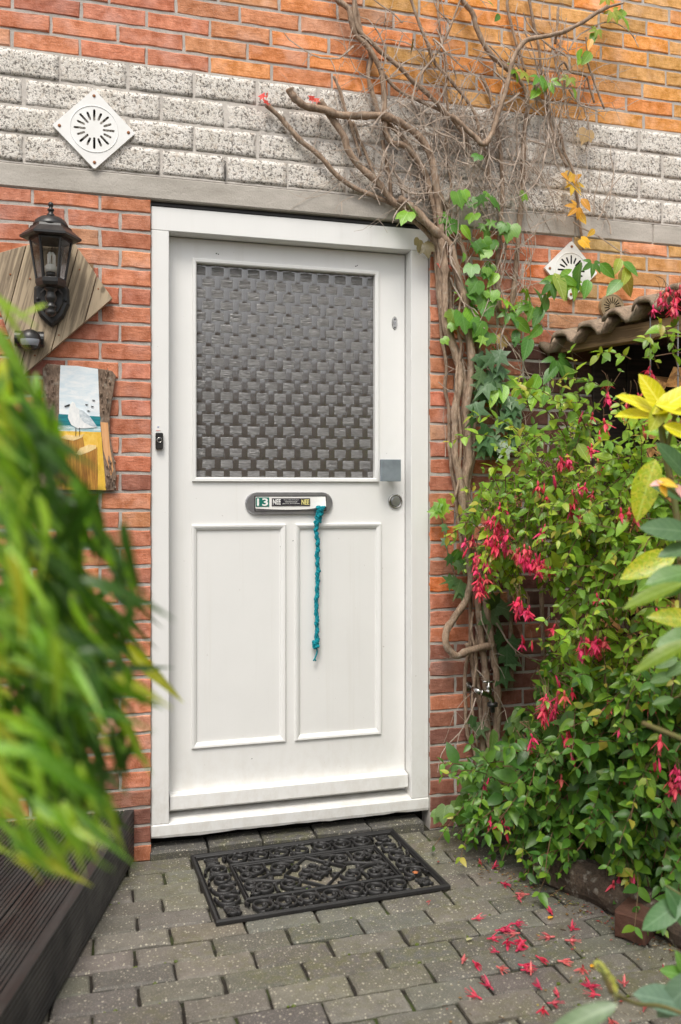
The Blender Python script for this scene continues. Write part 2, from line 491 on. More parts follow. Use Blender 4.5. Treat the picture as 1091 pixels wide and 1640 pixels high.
def text_mesh(body, size, mat, width=None, height=None, bold=0):
    cu = bpy.data.curves.new('lettering', 'FONT'); cu.body = body; cu.size = size; cu.extrude = .0002; cu.offset = bold*size
    cu.align_x = 'CENTER'
    o = bpy.data.objects.new('lettering', cu); COL.objects.link(o)
    dg = bpy.context.evaluated_depsgraph_get()
    me = bpy.data.meshes.new_from_object(o.evaluated_get(dg))
    bpy.data.objects.remove(o)
    xs = [v.co.x for v in me.vertices]; ys = [v.co.y for v in me.vertices]
    cx, cy = (min(xs)+max(xs))/2, (min(ys)+max(ys))/2
    sx = width/(max(xs)-min(xs)) if width else 1
    sy = height/(max(ys)-min(ys)) if height else (sx if width else 1)
    for v in me.vertices: v.co = ((v.co.x-cx)*sx, -v.co.z, (v.co.y-cy)*sy)
    me.materials.clear(); me.materials.append(mat)
    return me
# ================================================================== THE WALL
wall = MB()
wall.box(-2.2, -.002, .0035, .25, -.3, 4.2)
wall.box(1.0205, 3.6, .0035, .25, -.3, 4.2)
wall.box(-.002, 1.0205, .0035, .25, 2.262, 4.2)
wall.box(-.3, 1.3, .26, .3, -.3, 2.6)
wall = wall.obj('brick_wall', M['mortar'])
tag(wall, 'red brick house wall with a band of pale rough stone blocks above the white door', 'wall')

def edge_loop(w, h, nx, nz, j, rng):
    pts = []
    for i in range(nx): pts.append([w*i/nx, 0])
    for i in range(nz): pts.append([w, h*i/nz])
    for i in range(nx): pts.append([w-w*i/nx, h])
    for i in range(nz): pts.append([0, h-h*i/nz])
    for p in pts: p[0] += rng.uniform(-j, j); p[1] += rng.uniform(-j, j)
    return pts
def brick_geo(w, h, rng, j=.0017, back=.012, cham=.0032):
    lo = edge_loop(w, h, 5 if w > .14 else 3, 2, j, rng)
    n = len(lo); cx, cz = w/2, h/2
    vs = [(x, back, z) for x, z in lo]
    tl = rng.uniform(-.0012, .0012)
    for x, z in lo:
        c = cham*rng.uniform(.5, 1.5)
        ix = x+c if x < .004 else (x-c if x > w-.004 else x)
        iz = z+c if z < .004 else (z-c if z > h-.004 else z)
        vs.append((ix, rng.uniform(-.0008, .0008)+tl*(x-cx)/w*2, iz))
    for x, z in lo:
        vs.append((x, cham*rng.uniform(.7, 1.3), z))
    fs = []
    for k in range(n):
        k2 = (k+1) % n
        fs += [(k, k2, 2*n+k2, 2*n+k), (2*n+k, 2*n+k2, n+k2, n+k)]
    fs.append(tuple(range(n, 2*n)))
    return vs, fs
def vary(rng, pal):
    c = rng.choice(pal); k = rng.uniform(.80, 1.14)
    return tuple(min(.9, x*k*rng.uniform(.95, 1.05)) for x in c)
RED = [(.56, .182, .092), (.59, .20, .10), (.53, .168, .088), (.60, .212, .105), (.54, .19, .105), (.50, .17, .095)]
ORANGE = [(.66, .24, .095), (.63, .25, .11), (.69, .26, .09), (.60, .255, .13), (.57, .26, .14), (.74, .25, .07)]
AMBER = [(.74, .31, .07), (.68, .31, .08), (.74, .27, .055), (.66, .33, .10), (.78, .28, .05), (.64, .31, .09)]
YEL = [(.50, .30, .10), (.52, .27, .08), (.46, .29, .12), (.55, .25, .08)]
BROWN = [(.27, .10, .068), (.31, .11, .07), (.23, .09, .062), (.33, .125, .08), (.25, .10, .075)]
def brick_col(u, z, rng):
    if z < .72 and u > 1:                                   # foot of the wall: moist dirt, and some shade in the colour
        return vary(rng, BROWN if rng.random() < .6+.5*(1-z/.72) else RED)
    if u > 1.36 and z < 1.84 or u > 1.72 and z < 1.98: return vary(rng, [(.13, .055, .042), (.16, .06, .045), (.11, .05, .04)])  # bricks under the shelter roof: its shade and some dirt in the colour
    if z < .3: return vary(rng, BROWN if rng.random() < .65 else RED)  # lowest bricks browner: dirt with some shade in the colour
    if u > 1 and z < 2.25 and rng.random() < .05: return (.66, .16, .035)
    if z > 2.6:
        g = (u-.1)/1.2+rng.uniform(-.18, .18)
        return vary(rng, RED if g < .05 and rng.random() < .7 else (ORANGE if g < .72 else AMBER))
    if u > 1.6: return vary(rng, YEL if rng.random() < .6 and z > 2 else ORANGE)
    q = rng.random()
    return vary(rng, RED if q < .80 else ORANGE if q < .91 else [(.34, .115, .07), (.38, .14, .085), (.58, .26, .16)])
JT = .0095
cells = []                                                  # (u0, u1, z0, z1)
PITCH = .0633
for k in range(36):                                         # courses beside the door
    z1 = 2.253+.009-PITCH*k; z0 = z1-PITCH
    if k == 0: z1 = 2.2525
    A = (k % 2 == 0)
    for side in (-1, 1):
        d = 0.0; seq = [.163] if A else [.097, .165]
        i = 0
        while d < 2.1:
            w = seq[i] if i < len(seq) else .2085+R.uniform(-.004, .004)
            a, b = d, d+w
            if side < 0: cells.append((-b-.0015, -a-.0015, z0+JT, z1 if k == 0 else z1))
            else: cells.append((1.0215+a, 1.0215+b, z0+JT, z1))
            d = b+JT; i += 1
for k in range(21):                                         # courses above the stone band
    z0 = 2.709+PITCH*k; off = (-.116 if k % 2 else -.0) + R.uniform(-.02, .02) - 2.2*1
    u = off-.218*0
    u = (-.002 if k % 2 == 0 else -.113)+R.uniform(-.012, .012)-.218*9
    while u < 3.2:
        w = .2085+R.uniform(-.005, .005)
        cells.append((u, u+w, z0+JT*.7, z0+PITCH-JT*.3)); u += w+JT
def score(c):
    u, z = (c[0]+c[1])/2, (c[2]+c[3])/2
    d = V((u, 0, z))-CAM; Z = d.x*_s+d.y*_c; X = d.x*_c-d.y*_s
    px, py = 545.5+FPX*X/Z, 785-FPX*d.z/Z
    if not (-40 < px < 1120 and -30 < py < 1420): return 9
    if px < 40 and py > 900: return 6
    if px > 815 and py > 540: return 5
    if px > 790 and py > 600: return 3
    return 1+abs(px-500)/1000
cells.sort(key=score)
lib = {}
stuff = MB()
nb = 0
for c in cells:
    w, h = c[1]-c[0], c[3]-c[2]
    u, z = (c[0]+c[1])/2, (c[2]+c[3])/2
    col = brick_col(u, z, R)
    if nb < 300 and score(c) < 5.5:
        key = (round(w, 2), round(h, 3), R.randrange(9))
        if key not in lib:
            b = MB(); b.add(*brick_geo(round(w, 2), h, R)); lib[key] = b.mesh('brick', M['brick'], smooth=False)
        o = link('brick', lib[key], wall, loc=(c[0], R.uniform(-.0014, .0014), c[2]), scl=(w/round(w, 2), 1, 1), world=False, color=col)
        nb += 1
    else:
        vs, fs = brick_geo(w, h, R)
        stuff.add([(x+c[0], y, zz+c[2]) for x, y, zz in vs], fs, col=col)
tag(stuff.obj('brick_courses', M['brick_s'], wall), kind='stuff')

band = MB(); band.box(-2.2, 3.6, -.0018, .003, 2.334, 2.7125); band.obj('band_mortar', M['band_mortar'], wall)
# stone band: four rows of split-faced blocks
def block_geo(w, h, rng):
    nx, nz = 12, 6
    sd = rng.uniform(0, 100)
    vs, fs = [], []
    for j in range(nz+1):
        for i in range(nx+1):
            x, z = w*i/nx, h*j/nz
            e = min(i, nx-i, j, nz-j)
            y = -.0046+.0011*noise.noise(V((x*28+sd, z*28, sd)))+.0014*noise.noise(V((x*90+sd, z*90, sd)))
            if e == 0: y = -.0034+rng.uniform(-.0009, .0006); x += rng.uniform(-.0015, .0015); z += rng.uniform(-.0015, .0015)
            vs.append((x, y, z))
    for j in range(nz):
        for i in range(nx):
            a = j*(nx+1)+i; fs.append((a, a+1, a+nx+2, a+nx+1))
    rim = [i for i in range(nx+1)]+[j*(nx+1)+nx for j in range(1, nz+1)]+[nz*(nx+1)+i for i in range(nx-1, -1, -1)]+[j*(nx+1) for j in range(nz-1, 0, -1)]
    o = len(vs)
    for r in rim: vs.append((vs[r][0], .012, vs[r][2]))
    for k in range(len(rim)):
        k2 = (k+1) % len(rim); fs.append((rim[k2], rim[k], o+k, o+k2))
    return vs, fs
blib = []
for i in range(10):
    b = MB(); b.add(*block_geo(.211, .083, R)); blib.append(b.mesh('stone_block', M['granite'], smooth=True))
band_far = MB()
for r in range(4):
    z0 = 2.336+.093*(3-r)+.006
    u = (-.077 if r % 2 == 0 else .033)-.2215*8+.005
    for i in range(24):
        w = .2215
        x = u+w*i
        if -.75 < x < 2.35:
            link('stone_block', R.choice(blib), wall, loc=(x+.211/2, R.uniform(-.002, .002), z0+.0415), world=False) if False else \
            link('stone_block', R.choice(blib), wall, loc=(x+R.uniform(-.003, .003), R.uniform(-.002, .002), z0), world=False)
        else:
            band_far.add(*block_geo(.211, .083, R), mat=Matrix.Translation((x, 0, z0)))
tag(band_far.obj('stone_courses', M['granite'], wall), kind='stuff')
# concrete lintel course, in lengths
for a, b in ((-2.2, -1.2), (-1.197, 1.245), (1.252, 1.628), (1.634, 1.98), (1.986, 2.36), (2.366, 3.6)):
    bm_ = MB(); bm_.box(a, b, -.004, .2, 2.2555, 2.333, bev=.004); bm_.obj('lintel', M['concrete'], wall)
seal = MB(); seal.box(0, 1.019, .022, .03, 2.237, 2.2545); seal.tube([(0.002, .02, 2.2405), (.5, .018, 2.2395), (1.017, .02, 2.2405)], .0022)
seal.obj('rubber_seal', M['black'], wall)

# ================================================================== FRONT DOOR
door = thing('front_door', 'white painted front door with obscure glass pane, letterbox and two lower panels', 'door', (.51, .07, 0))
LY = .072
f = MB(); f.box(0, .0607, .012, .2, .1085, 2.1545, bev=.002); f.obj('jamb', M['paint'], door)
f = MB(); f.box(.9494, 1.0185, .012, .2, .1085, 2.1545, bev=.002); f.obj('jamb', M['paint'], door)
f = MB(); f.box(0, 1.0185, .012, .2, 2.155, 2.236, bev=.002); f.obj('frame_head', M['paint'], door)
# sill with a sloping top and a ragged lower edge
f = MB(); n = 24; vs = []; fs = []
for i in range(n+1):
    x = 1.0185*i/n; rag = .060+.006*noise.noise(V((x*9, 3, 0)))+(.004 if i % 7 == 0 else 0)
    vs += [(x, .2, rag), (x, .013, rag), (x, .010, .070), (x, .010, .104), (x, .013, .108), (x, .2, .136)]
for i in range(n):
    for k in range(6):
        k2 = (k+1) % 6; fs.append((i*6+k, i*6+k2, i*6+6+k2, i*6+6+k))
fs += [(0, 1, 2, 3, 4, 5)[::-1], tuple(n*6+i for i in range(6))]
f.add(vs, [q[::-1] for q in fs]); f.obj('sill', M['paint'], door)
leaf = MB()
LX0, LX1, LZ0, LZ1 = .063, .9465, .128, 2.1525
leaf.frame(LX0, LX1, LZ0, LZ1, [(0, LY+.045), (0, LY+.0015), (.0015, LY)])
# stiles and rails around the pane and the two recessed panels
gx0, gx1, gz0, gz1 = .1456, .8405, 1.2905, 2.0816
pa = (.1434, .4839, .3436, 1.1365); pb = (.5188, .8504, .3436, 1.1365)
xs = [LX0+.0015, .1434, .1456, .4839, .5188, .8405, .8504, LX1-.0015]
zs = [LZ0+.0015, .3436, 1.1365, gz0, gz1, LZ1-.0015]
def inside(x, z, q): return q[0]-1e-6 < x < q[1]+1e-6 and q[2]-1e-6 < z < q[3]+1e-6
for a, b in zip(xs, xs[1:]):
    for c, d in zip(zs, zs[1:]):
        mx, mz = (a+b)/2, (c+d)/2
        if inside(mx, mz, (gx0, gx1, gz0, gz1)) or inside(mx, mz, pa) or inside(mx, mz, pb): continue
        leaf.add([(a, LY, c), (b, LY, c), (b, LY, d), (a, LY, d)], [(0, 1, 2, 3)])
leaf = leaf.obj('door_leaf', M['paint'], door)
for q in (pa, pb):
    p = MB(); p.frame(*q, [(.017, LY+.004), (.05, LY+.0038)], close=True); p = p.obj('panel', M['paint'], door)
    b = MB(); b.frame(*q, [(0, LY+.001), (0, LY-.0065), (.0025, LY-.0085), (.0085, LY-.0078), (.016, LY-.0035), (.0185, LY-.0005), (.0195, LY+.0045)])
    b.obj('panel_bead', M['paint'], p)
b = MB(); b.frame(gx0, gx1, gz0, gz1, [(0, LY+.001), (0, LY-.007), (.002, LY-.0095), (.011, LY-.009), (.0148, LY-.006), (.0158, LY+.014)])
bead = b.obj('glazing_bead', M['paint'], door)
wb = MB(); pr = [(LY, .1985), (.036, .1955), (.0335, .193), (.031, .149), (.034, .146), (.05, .148), (LY, .156)]
vs = []
for x in (.0655, .944): vs += [(x, y, z) for y, z in pr]
k = len(pr); wb.add(vs, [tuple(range(k)), tuple(range(2*k-1, k-1, -1))]+[((i+1) % k, i, k+i, k+(i+1) % k) for i in range(k)])
wb.obj('weatherboard', M['paint'], door)
# pressed glass: basket weave in real relief
gl = MB(); X0, X1, Z0, Z1 = gx0+.0155, gx1-.0155, gz0+.0155, gz1-.0155
GY = LY+.012
CP, RP = .0326, .0407
gl.add([(X0, GY+.0012, Z0), (X1, GY+.0012, Z0), (X1, GY+.0012, Z1), (X0, GY+.0012, Z1)], [(0, 1, 2, 3)], 1)
def pillow(cx, cz, w, h, d, mi, along_x):
    a0, a1, b0, b1 = max(X0, cx-w/2), min(X1, cx+w/2), max(Z0, cz-h/2), min(Z1, cz+h/2)
    if a1-a0 < .003 or b1-b0 < .003: return
    nx, nz = (6, 5) if along_x else (5, 6)
    vs, fs = [], []
    for j in range(nz+1):
        for i in range(nx+1):
            s, t = i/nx*2-1, j/nz*2-1
            hh = 1 if abs(s) < 1 and abs(t) < 1 else 0
            q = (1-t*t) if along_x else (1-s*s)
            jx = R.uniform(-.0008, .0008); jz = R.uniform(-.0008, .0008)
            s2 = max(-1, min(1, s*1.0)); fx = (0, .04, .3, .5, .7, .96, 1)[i] if nx == 6 else (0, .05, .35, .65, .95, 1)[i]; fz = (0, .05, .35, .65, .95, 1)[j] if nz == 5 else (0, .04, .3, .5, .7, .96, 1)[j]
            vs.append((a0+(a1-a0)*fx+jx, GY+.0012-d*hh*(.8+.2*q)+(.0002 if abs(s) == 1 or abs(t) == 1 else 0), b0+(b1-b0)*fz+jz))
    for j in range(nz):
        for i in range(nx):
            a = j*(nx+1)+i; fs.append((a, a+1, a+nx+2, a+nx+1))
    gl.add(vs, fs, mi)
nc = int((X1-X0)/CP)+2; nr = int((Z1-Z0)/RP)+2
for r in range(nr):
    cz = Z0+.006+RP*r*.5*2/1.0*.5*1.0 if False else Z0+.004+.0203*r
for r in range(0, 38):
    cz = Z0+.008+.0203*2*r/2*2 if False else Z0+.008+.0405*r/1.0
    if cz > Z1+.02: break
    for cidx in range(nc+1):
        cx = X0+.012+CP*cidx
        if (r+cidx) % 2 == 0: pillow(cx, cz, .0440, .0310, .00045, 0, True)
        else: pillow(cx, cz, .0205, .052, .0002, 1, False)
gl.obj('glass_pane', [M['obs_h'], M['obs_v']], door, smooth=True)

def pill(x0, x1, z0, z1, n=10):
    r = (z1-z0)/2; zc = (z0+z1)/2; pts = []
    for i in range(n+1): a = -PI/2+PI*i/n; pts.append((x1-r+r*math.cos(a), zc+r*math.sin(a)))
    for i in range(n+1): a = PI/2+PI*i/n; pts.append((x0+r+r*math.cos(a), zc+r*math.sin(a)))
    return pts
lbx = MB(); lbx.prism(pill(.335, .661, 1.1715, 1.2525), LY-.011, LY+.001, inset=.004)
lb = lbx.obj('letterbox', M['steel'], door)
# flap: a white card insert, pushed out at its lower right corner by the cord
fx0, fx1, fz0, fz1 = .3705, .6318, 1.192, 1.2372
def flap_y(x): return LY-.014-.008*max(0, (x-.582)/(fx1-.582))**1.3
fl = MB(); vs = []; n = 14
for i in range(n+1):
    x = fx0+(fx1-fx0)*i/n; s = i/n
    zb = fz0+.002-.005*math.sin(PI*s)**1.0*(1 if s < .8 else 1)+(.006*max(0, (s-.75)/.25))
    vs += [(x, LY-.0125, fz1), (x, (LY-.0125+flap_y(x))/2, (fz1+zb)/2), (x, flap_y(x), zb), (x, flap_y(x)+.0015, zb), (x, LY-.0110, fz1)]
fl.add(vs, [(i*5+k, i*5+5+k, i*5+6+k, i*5+1+k) for i in range(n) for k in range(4)])
fl.obj('letterbox_flap', M['paper'], lb)
fr = MB(); fr.frame(fx0-.003, fx1+.003, fz0-.008, fz1+.003, [(0, LY-.0105), (0, LY-.0135), (.0015, LY-.0145), (.003, LY-.0135), (.003, LY-.0105)]); fr.obj('slot_surround', M['black'], lb)
SY = LY-.0148
st = MB(); st.box(.3715, .4205, SY-.0004, SY+.001, 1.2005, 1.2335); st.obj('house_number_sticker', M['green_sticker'], lb)
link('house_number', text_mesh('13', .03, M['white_ink'], .040, .027, .02), lb, loc=(.396, SY-.0006, 1.217))
st = MB(); st.box(.4304, .5724, SY-.0016, SY+.001, 1.2035, 1.2305); st.obj('junk_mail_sticker', M['black_sticker'], lb)
SY2 = SY-.0018
link('sticker_word', text_mesh('NEE', .02, M['white_ink'], .029, .019, .02), lb, loc=(.4485, SY2, 1.2175))
link('sticker_word', text_mesh('NEE', .02, M['yellow_ink'], .029, .019, .02), lb, loc=(.5545, SY2, 1.2165))
for i, tx in enumerate(('Geen ongeadresseerd', 'reclamedrukwerk', 'geen huis-aan-huisbladen')):
    link('sticker_line', text_mesh(tx, .006, M['white_ink'], (.056, .046, .064)[i], .0042), lb, loc=(.5015, SY2, 1.2245-.0068*i))
ch = MB()
for cx_, cz_, w_, h_ in ((.484, .98, .0012, .010), (.4665, 1.055, .002, .002), (.232, 2.105, .003, .0022), (.239, 2.103, .0022, .002), (.752, 2.096, .003, .002), (.758, 2.099, .002, .002), (.512, 1.075, .0018, .0018), (.536, .62, .0014, .0014), (.535, .55, .0014, .0014), (.36, .29, .002, .0015), (.72, .36, .002, .002)):
    ch.prism([(cx_-w_, cz_-h_), (cx_+w_*.8, cz_-h_*.7), (cx_+w_, cz_+h_), (cx_-w_*.6, cz_+h_*.8)], LY-.0006 if not (.15 < cx_ < .85 and cz_ < 1.13) else LY-.0004, LY+.004)
tag(ch.obj('paint_chips', M['black'], door), kind='stuff')
# knob plate, lock, spy hole
k = MB(); k.box(.830, .909, LY-.062, LY-.050, 1.2925, 1.374, bev=.0015); kn = k.obj('door_knob', M['steel_plate'], door)
k = MB(); k.tube([(.885, LY-.05, 1.322), (.885, LY+.001, 1.322)], .014, 16); k.tube([(.885, LY-.004, 1.322), (.885, LY+.001, 1.322)], .024, 20)
k.obj('knob_stem', M['steel'], kn)
k = MB(); rm = Matrix.Translation((.9075, LY, 1.2176)) @ Matrix.Rotation(PI/2, 4, 'X')
k.lathe([(.0285, -.001), (.0285, .004), (.0265, .0075), (.022, .0085), (.0205, .005), (.0195, .005)], 28, mat=rm); lk = k.obj('lock_rosette', M['chrome'], door, smooth=True)
k = MB(); k.lathe([(.0185, .001), (.0185, .010), (.0165, .012), (.006, .0122)], 24, mat=rm); k.box(.9065, .9085, LY-.0135, LY-.012, 1.209, 1.226); k.obj('lock_cylinder', M['steel'], lk)
k = MB(); k.prism([(.9055+.012*math.cos(a)*.98, 1.8915+.0255*math.sin(a)) for a in [2*PI*i/20 for i in range(20)]], LY-.003, LY+.001, inset=.002); pv = k.obj('spyhole_cover', M['chrome'], door)
for dz in (.014, -.017):
    k = MB(); k.tube([(.9055, LY-.0045, 1.8915+dz), (.9055, LY-.002, 1.8915+dz)], .003, 10); k.obj('screw', M['black'], pv)
k = MB(); k.prism(pill(-.0065, .0065, -.0045, .0045), 0, .002, mat=Matrix.Translation((.9055, LY-.0045, 1.891)) @ Matrix.Rotation(PI/2, 4, 'Y')); k.obj('spyhole_flap', M['steel'], pv)
# ================================================================== GROUND
gd = MB(); gd.box(-60, 60, -60, 60, -.4, -.04); tag(gd.obj('ground', M['soil']), kind='structure')
pth = MB(); pth.add([(-3.2, -4.5, -.011), (3.4, -4.5, -.011), (3.4, .1, -.011), (-3.2, .1, -.011)], [(0, 1, 2, 3)])
path = pth.obj('path', M['soil']); tag(path, 'grey concrete block paving with mossy joints', kind='structure')
def paver_geo(w, d, rng, h=.05):
    lo = edge_loop(w, d, 5, 3, .0018, rng)
    n = len(lo); cx, cy = w/2, d/2
    vs = []
    for x, y in lo: vs.append((x, y, -h))
    for x, y in lo: vs.append((x, y, -.006+rng.uniform(-.0015, .0015)))
    for x, y in lo:
        c = .006*rng.uniform(.6, 1.4)
        ix = x+c if x < .005 else (x-c if x > w-.005 else x); iy = y+c if y < .005 else (y-c if y > d-.005 else y)
        vs.append((ix, iy, rng.uniform(-.0009, .0004)))
    fs = []
    for a in (0, n):
        for k in range(n): k2 = (k+1) % n; fs.append((a+k, a+k2, a+n+k2, a+n+k))
    fs.append(tuple(range(2*n, 3*n)))
    return vs, fs
PAV = [(.160, .151, .130), (.185, .172, .144), (.140, .132, .115), (.156, .150, .126), (.174, .158, .128), (.128, .124, .110)]
plib = []
for i in range(12):
    b = MB(); b.add(*paver_geo(.2035, .0880, R)); plib.append(b.mesh('paver', M['paver']))
pst = MB(); np_ = 0; slots = []
for r in range(30):
    y1 = -.0175-.0945*r; y0 = y1-.0905
    off = (.035 if r % 2 else -.070)+R.uniform(-.014, .014)+.006*math.sin(r*1.7)
    for i in range(-12, 14):
        slots.append((off+.2125*i+R.uniform(-.002, .002), y0+R.uniform(-.002, .002), r))
def pscore(s):
    d = V((s[0]+.1, s[1]+.045, 0))-CAM; Z = max(.1, d.x*_s+d.y*_c); X = d.x*_c-d.y*_s
    px, py = 545.5+FPX*X/Z, 785-FPX*d.z/Z
    return (0 if -60 < px < 1150 and py < 1720 else 5)+abs(px-545)/600+Z*.1
slots.sort(key=pscore)
for x, y, r in slots:
    near_bed = max(0, min(1, (x+.1-(.86-.35*y))/.30+.5*noise.noise(V((x*5, y*5, 2)))))     # stones darker towards the planting bed
    col = tuple(q*(1-.52*near_bed) for q in vary(R, PAV)); rot = (R.gauss(0, .009), R.gauss(0, .005), R.gauss(0, .006))
    dz = R.gauss(0, .0013)
    if np_ < 240 and pscore((x, y, r)) < 4:
        link('paver', R.choice(plib), path, loc=(x, y, dz), rot=rot, world=False, color=col); np_ += 1
    else: pst.add(*paver_geo(.2035, .0880, R), mat=Matrix.Translation((x, y, dz)), col=col)
tag(pst.obj('far_pavers', M['paver_s'], path), kind='stuff')
# row of darker blocks under the sill
u = -.004
for w in (.20, .192, .196, .205, .207):
    b = MB(); b.add(*paver_geo(w-.006, .094, R, .07)); b.obj('threshold_block', M['paver'], path, loc=(u, -.013+R.uniform(-.003, .003), .026+R.uniform(-.003, .003)), rot=(R.gauss(0, .012), R.gauss(0, .008), 0), color=(.078, .076, .074)); u += w
dk = MB(); dk.box(-.001, 1.02, .085, .1, -.05, .075); dk.obj('mortar_gap', M['dark'], path)
# ================================================================== DOORMAT
MC, MA = V((.510, -.270, .003)), math.radians(2.6)
MW, MD = .745, .487
MM = Matrix.Translation(MC) @ Matrix.Rotation(MA, 4, 'Z')
mat_ = thing('doormat', 'black rubber scrollwork doormat lying on the pavers before the door', 'doormat', MC)
def ribbon(mb, pts, w=.0075, h=.0105, sub=3, taper=None):
    """a raised rubber strand: half-round section along a 2D path"""
    p = smooth_path([(x, y, 0) for x, y in pts], sub) if sub > 1 else [V((x, y, 0)) for x, y in pts]
    prof = [(-.5, .0), (-.48, .55), (-.28, .93), (0, 1.0), (.28, .93), (.48, .55), (.5, .0)]
    vs, fs = [], []
    for i, q in enumerate(p):
        t = (p[min(i+1, len(p)-1)]-p[max(i-1, 0)]).normalized(); nn = V((-t.y, t.x, 0))
        ww = w*(taper[0]+(taper[1]-taper[0])*i/(len(p)-1) if taper else 1)
        for a, b in prof: vs.append(q+nn*(a*ww)+V((0, 0, b*h)))
    k = len(prof)
    for i in range(len(p)-1):
        for j in range(k-1): fs.append((i*k+j, i*k+j+1, (i+1)*k+j+1, (i+1)*k+j))
    fs += [tuple(range(k)), tuple((len(p)-1)*k+j for j in range(k))[::-1]]
    mb.add(vs, fs)
def knob2d(mb, x, y, r=.007, h=.011):
    vs = [(x+r*math.cos(a)*k, y+r*math.sin(a)*k, z) for k, z in ((1, 0), (.95, h*.6), (.6, h)) for a in [2*PI*i/10 for i in range(10)]]
    mb.add(vs, [(a*10+i, a*10+(i+1) % 10, a*10+10+(i+1) % 10, a*10+10+i) for a in (0, 1) for i in range(10)]+[tuple(range(20, 30))])
def spiral(cx, cy, r0, r1, a0, turns, n=22):
    return [(cx+(r0+(r1-r0)*i/n)*math.cos(a0+turns*2*PI*i/n), cy+(r0+(r1-r0)*i/n)*math.sin(a0+turns*2*PI*i/n)) for i in range(n+1)]
def rect_rim(mb, hw, hd, w, h):
    prof = [(0, 0), (.0005, h*.7), (.003, h), (w-.003, h), (w-.0005, h*.7), (w, 0)]
    vs, fs = [], []
    for d, z in prof: vs += [(-hw+d, -hd+d, z), (hw-d, -hd+d, z), (hw-d, hd-d, z), (-hw+d, hd-d, z)]
    for i in range(len(prof)-1):
        for k in range(4): k2 = (k+1) % 4; fs.append((i*4+k, i*4+k2, i*4+4+k2, i*4+4+k))
    mb.add(vs, fs)
hw, hd = MW/2, MD/2
r_ = MB(); rect_rim(r_, hw, hd, .013, .013); rect_rim(r_, hw-.0138, hd-.0138, .006, .010)
link('outer_rim', r_.mesh('outer_rim', M['rubber']), mat_, mat=MM)
r_ = MB(); rect_rim(r_, hw-.112, hd-.112, .008, .0125); rect_rim(r_, hw-.123, hd-.123, .005, .0095)
link('inner_rim', r_.mesh('inner_rim', M['rubber']), mat_, mat=MM)
# border scroll: an open ring that curls in on itself, with a leaf between
sc = MB()
ribbon(sc, spiral(0, 0, .0385, .0125, -.5*PI, 1.40, 28), .0092, .0125, 1)
knob2d(sc, .009, .005, .0085, .0125)
ribbon(sc, [(.036, -.014), (.046, -.026), (.049, -.006), (.043, .006)], .0078, .0115)
ribbon(sc, [(-.034, .014), (-.043, .030), (-.038, .040)], .0078, .0115)
ribbon(sc, [(.0, -.0385), (-.022, -.042)], .0085, .011, 2)
scm = sc.mesh('border_scroll', M['rubber'], smooth=True)
bx = hw-.067; by = hd-.067
for sy in (-1, 1):
    for i in range(7):
        x = -bx+.084+i*(2*bx-.168)/6
        link('border_scroll', scm, mat_, mat=MM @ Matrix.Translation((x, sy*by, .0005)) @ Matrix.Rotation(0 if sy < 0 else PI, 4, 'Z') @ Matrix.Scale(-1 if i > 3 else 1, 4, (1, 0, 0)))
for sx in (-1, 1):
    for i in range(4):
        y = -by+.070+i*(2*by-.14)/3
        link('border_scroll', scm, mat_, mat=MM @ Matrix.Translation((sx*bx, y, .0005)) @ Matrix.Rotation(PI/2*sx, 4, 'Z') @ Matrix.Scale(-1 if i > 1 else 1, 4, (1, 0, 0)))
co = MB()
for a in range(4):
    q = [(0, 0), (.016, .006), (.026, .018)]
    ca, sa = math.cos(a*PI/2), math.sin(a*PI/2)
    ribbon(co, [(x*ca-y*sa, x*sa+y*ca) for x, y in [(-.03, 0), (0, .004), (.03, 0)]], .008)
ribbon(co, spiral(0, 0, .019, .019, 0, 1, 16), .006, .011, 1); knob2d(co, 0, 0, .008)
com = co.mesh('corner_leaf', M['rubber'], smooth=True)
for sx in (-1, 1):
    for sy in (-1, 1):
        link('corner_leaf', com, mat_, mat=MM @ Matrix.Translation((sx*(bx+.004), sy*(by+.004), .0005)) @ Matrix.Rotation(PI/4, 4, 'Z'))
ce = MB()
iw, ih = hw-.126, hd-.126
ribbon(ce, [(-.105, 0), (0, ih), (.105, 0), (0, -ih), (-.105, 0)], .0065, .0115, 1)
for a in range(4):
    ca, sa = math.cos(a*PI/2), math.sin(a*PI/2)
    T = lambda p: (p[0]*ca-p[1]*sa, p[0]*sa+p[1]*ca)
    ribbon(ce, [T(p) for p in spiral(.030, 0, .017, .017, 0, 1, 14)], .0085, .012, 1)
    knob2d(ce, *T((.052, 0)), .006)
    ribbon(ce, [T((.018, .018)), T((.034, .034))], .006, .01, 2)
knob2d(ce, 0, 0, .011)
for qx, qy in ((.062, .045), (.062, -.045), (-.062, .045), (-.062, -.045)): ribbon(ce, spiral(qx*.9, qy, .014, .005, 0, 1.2, 14), .007, .011, 1)
for qx in (-.245, .245):
    for qy in (-.085, .085): ribbon(ce, spiral(qx*.88, qy, .020, .008, 0, 1.3, 16), .0085, .012, 1)
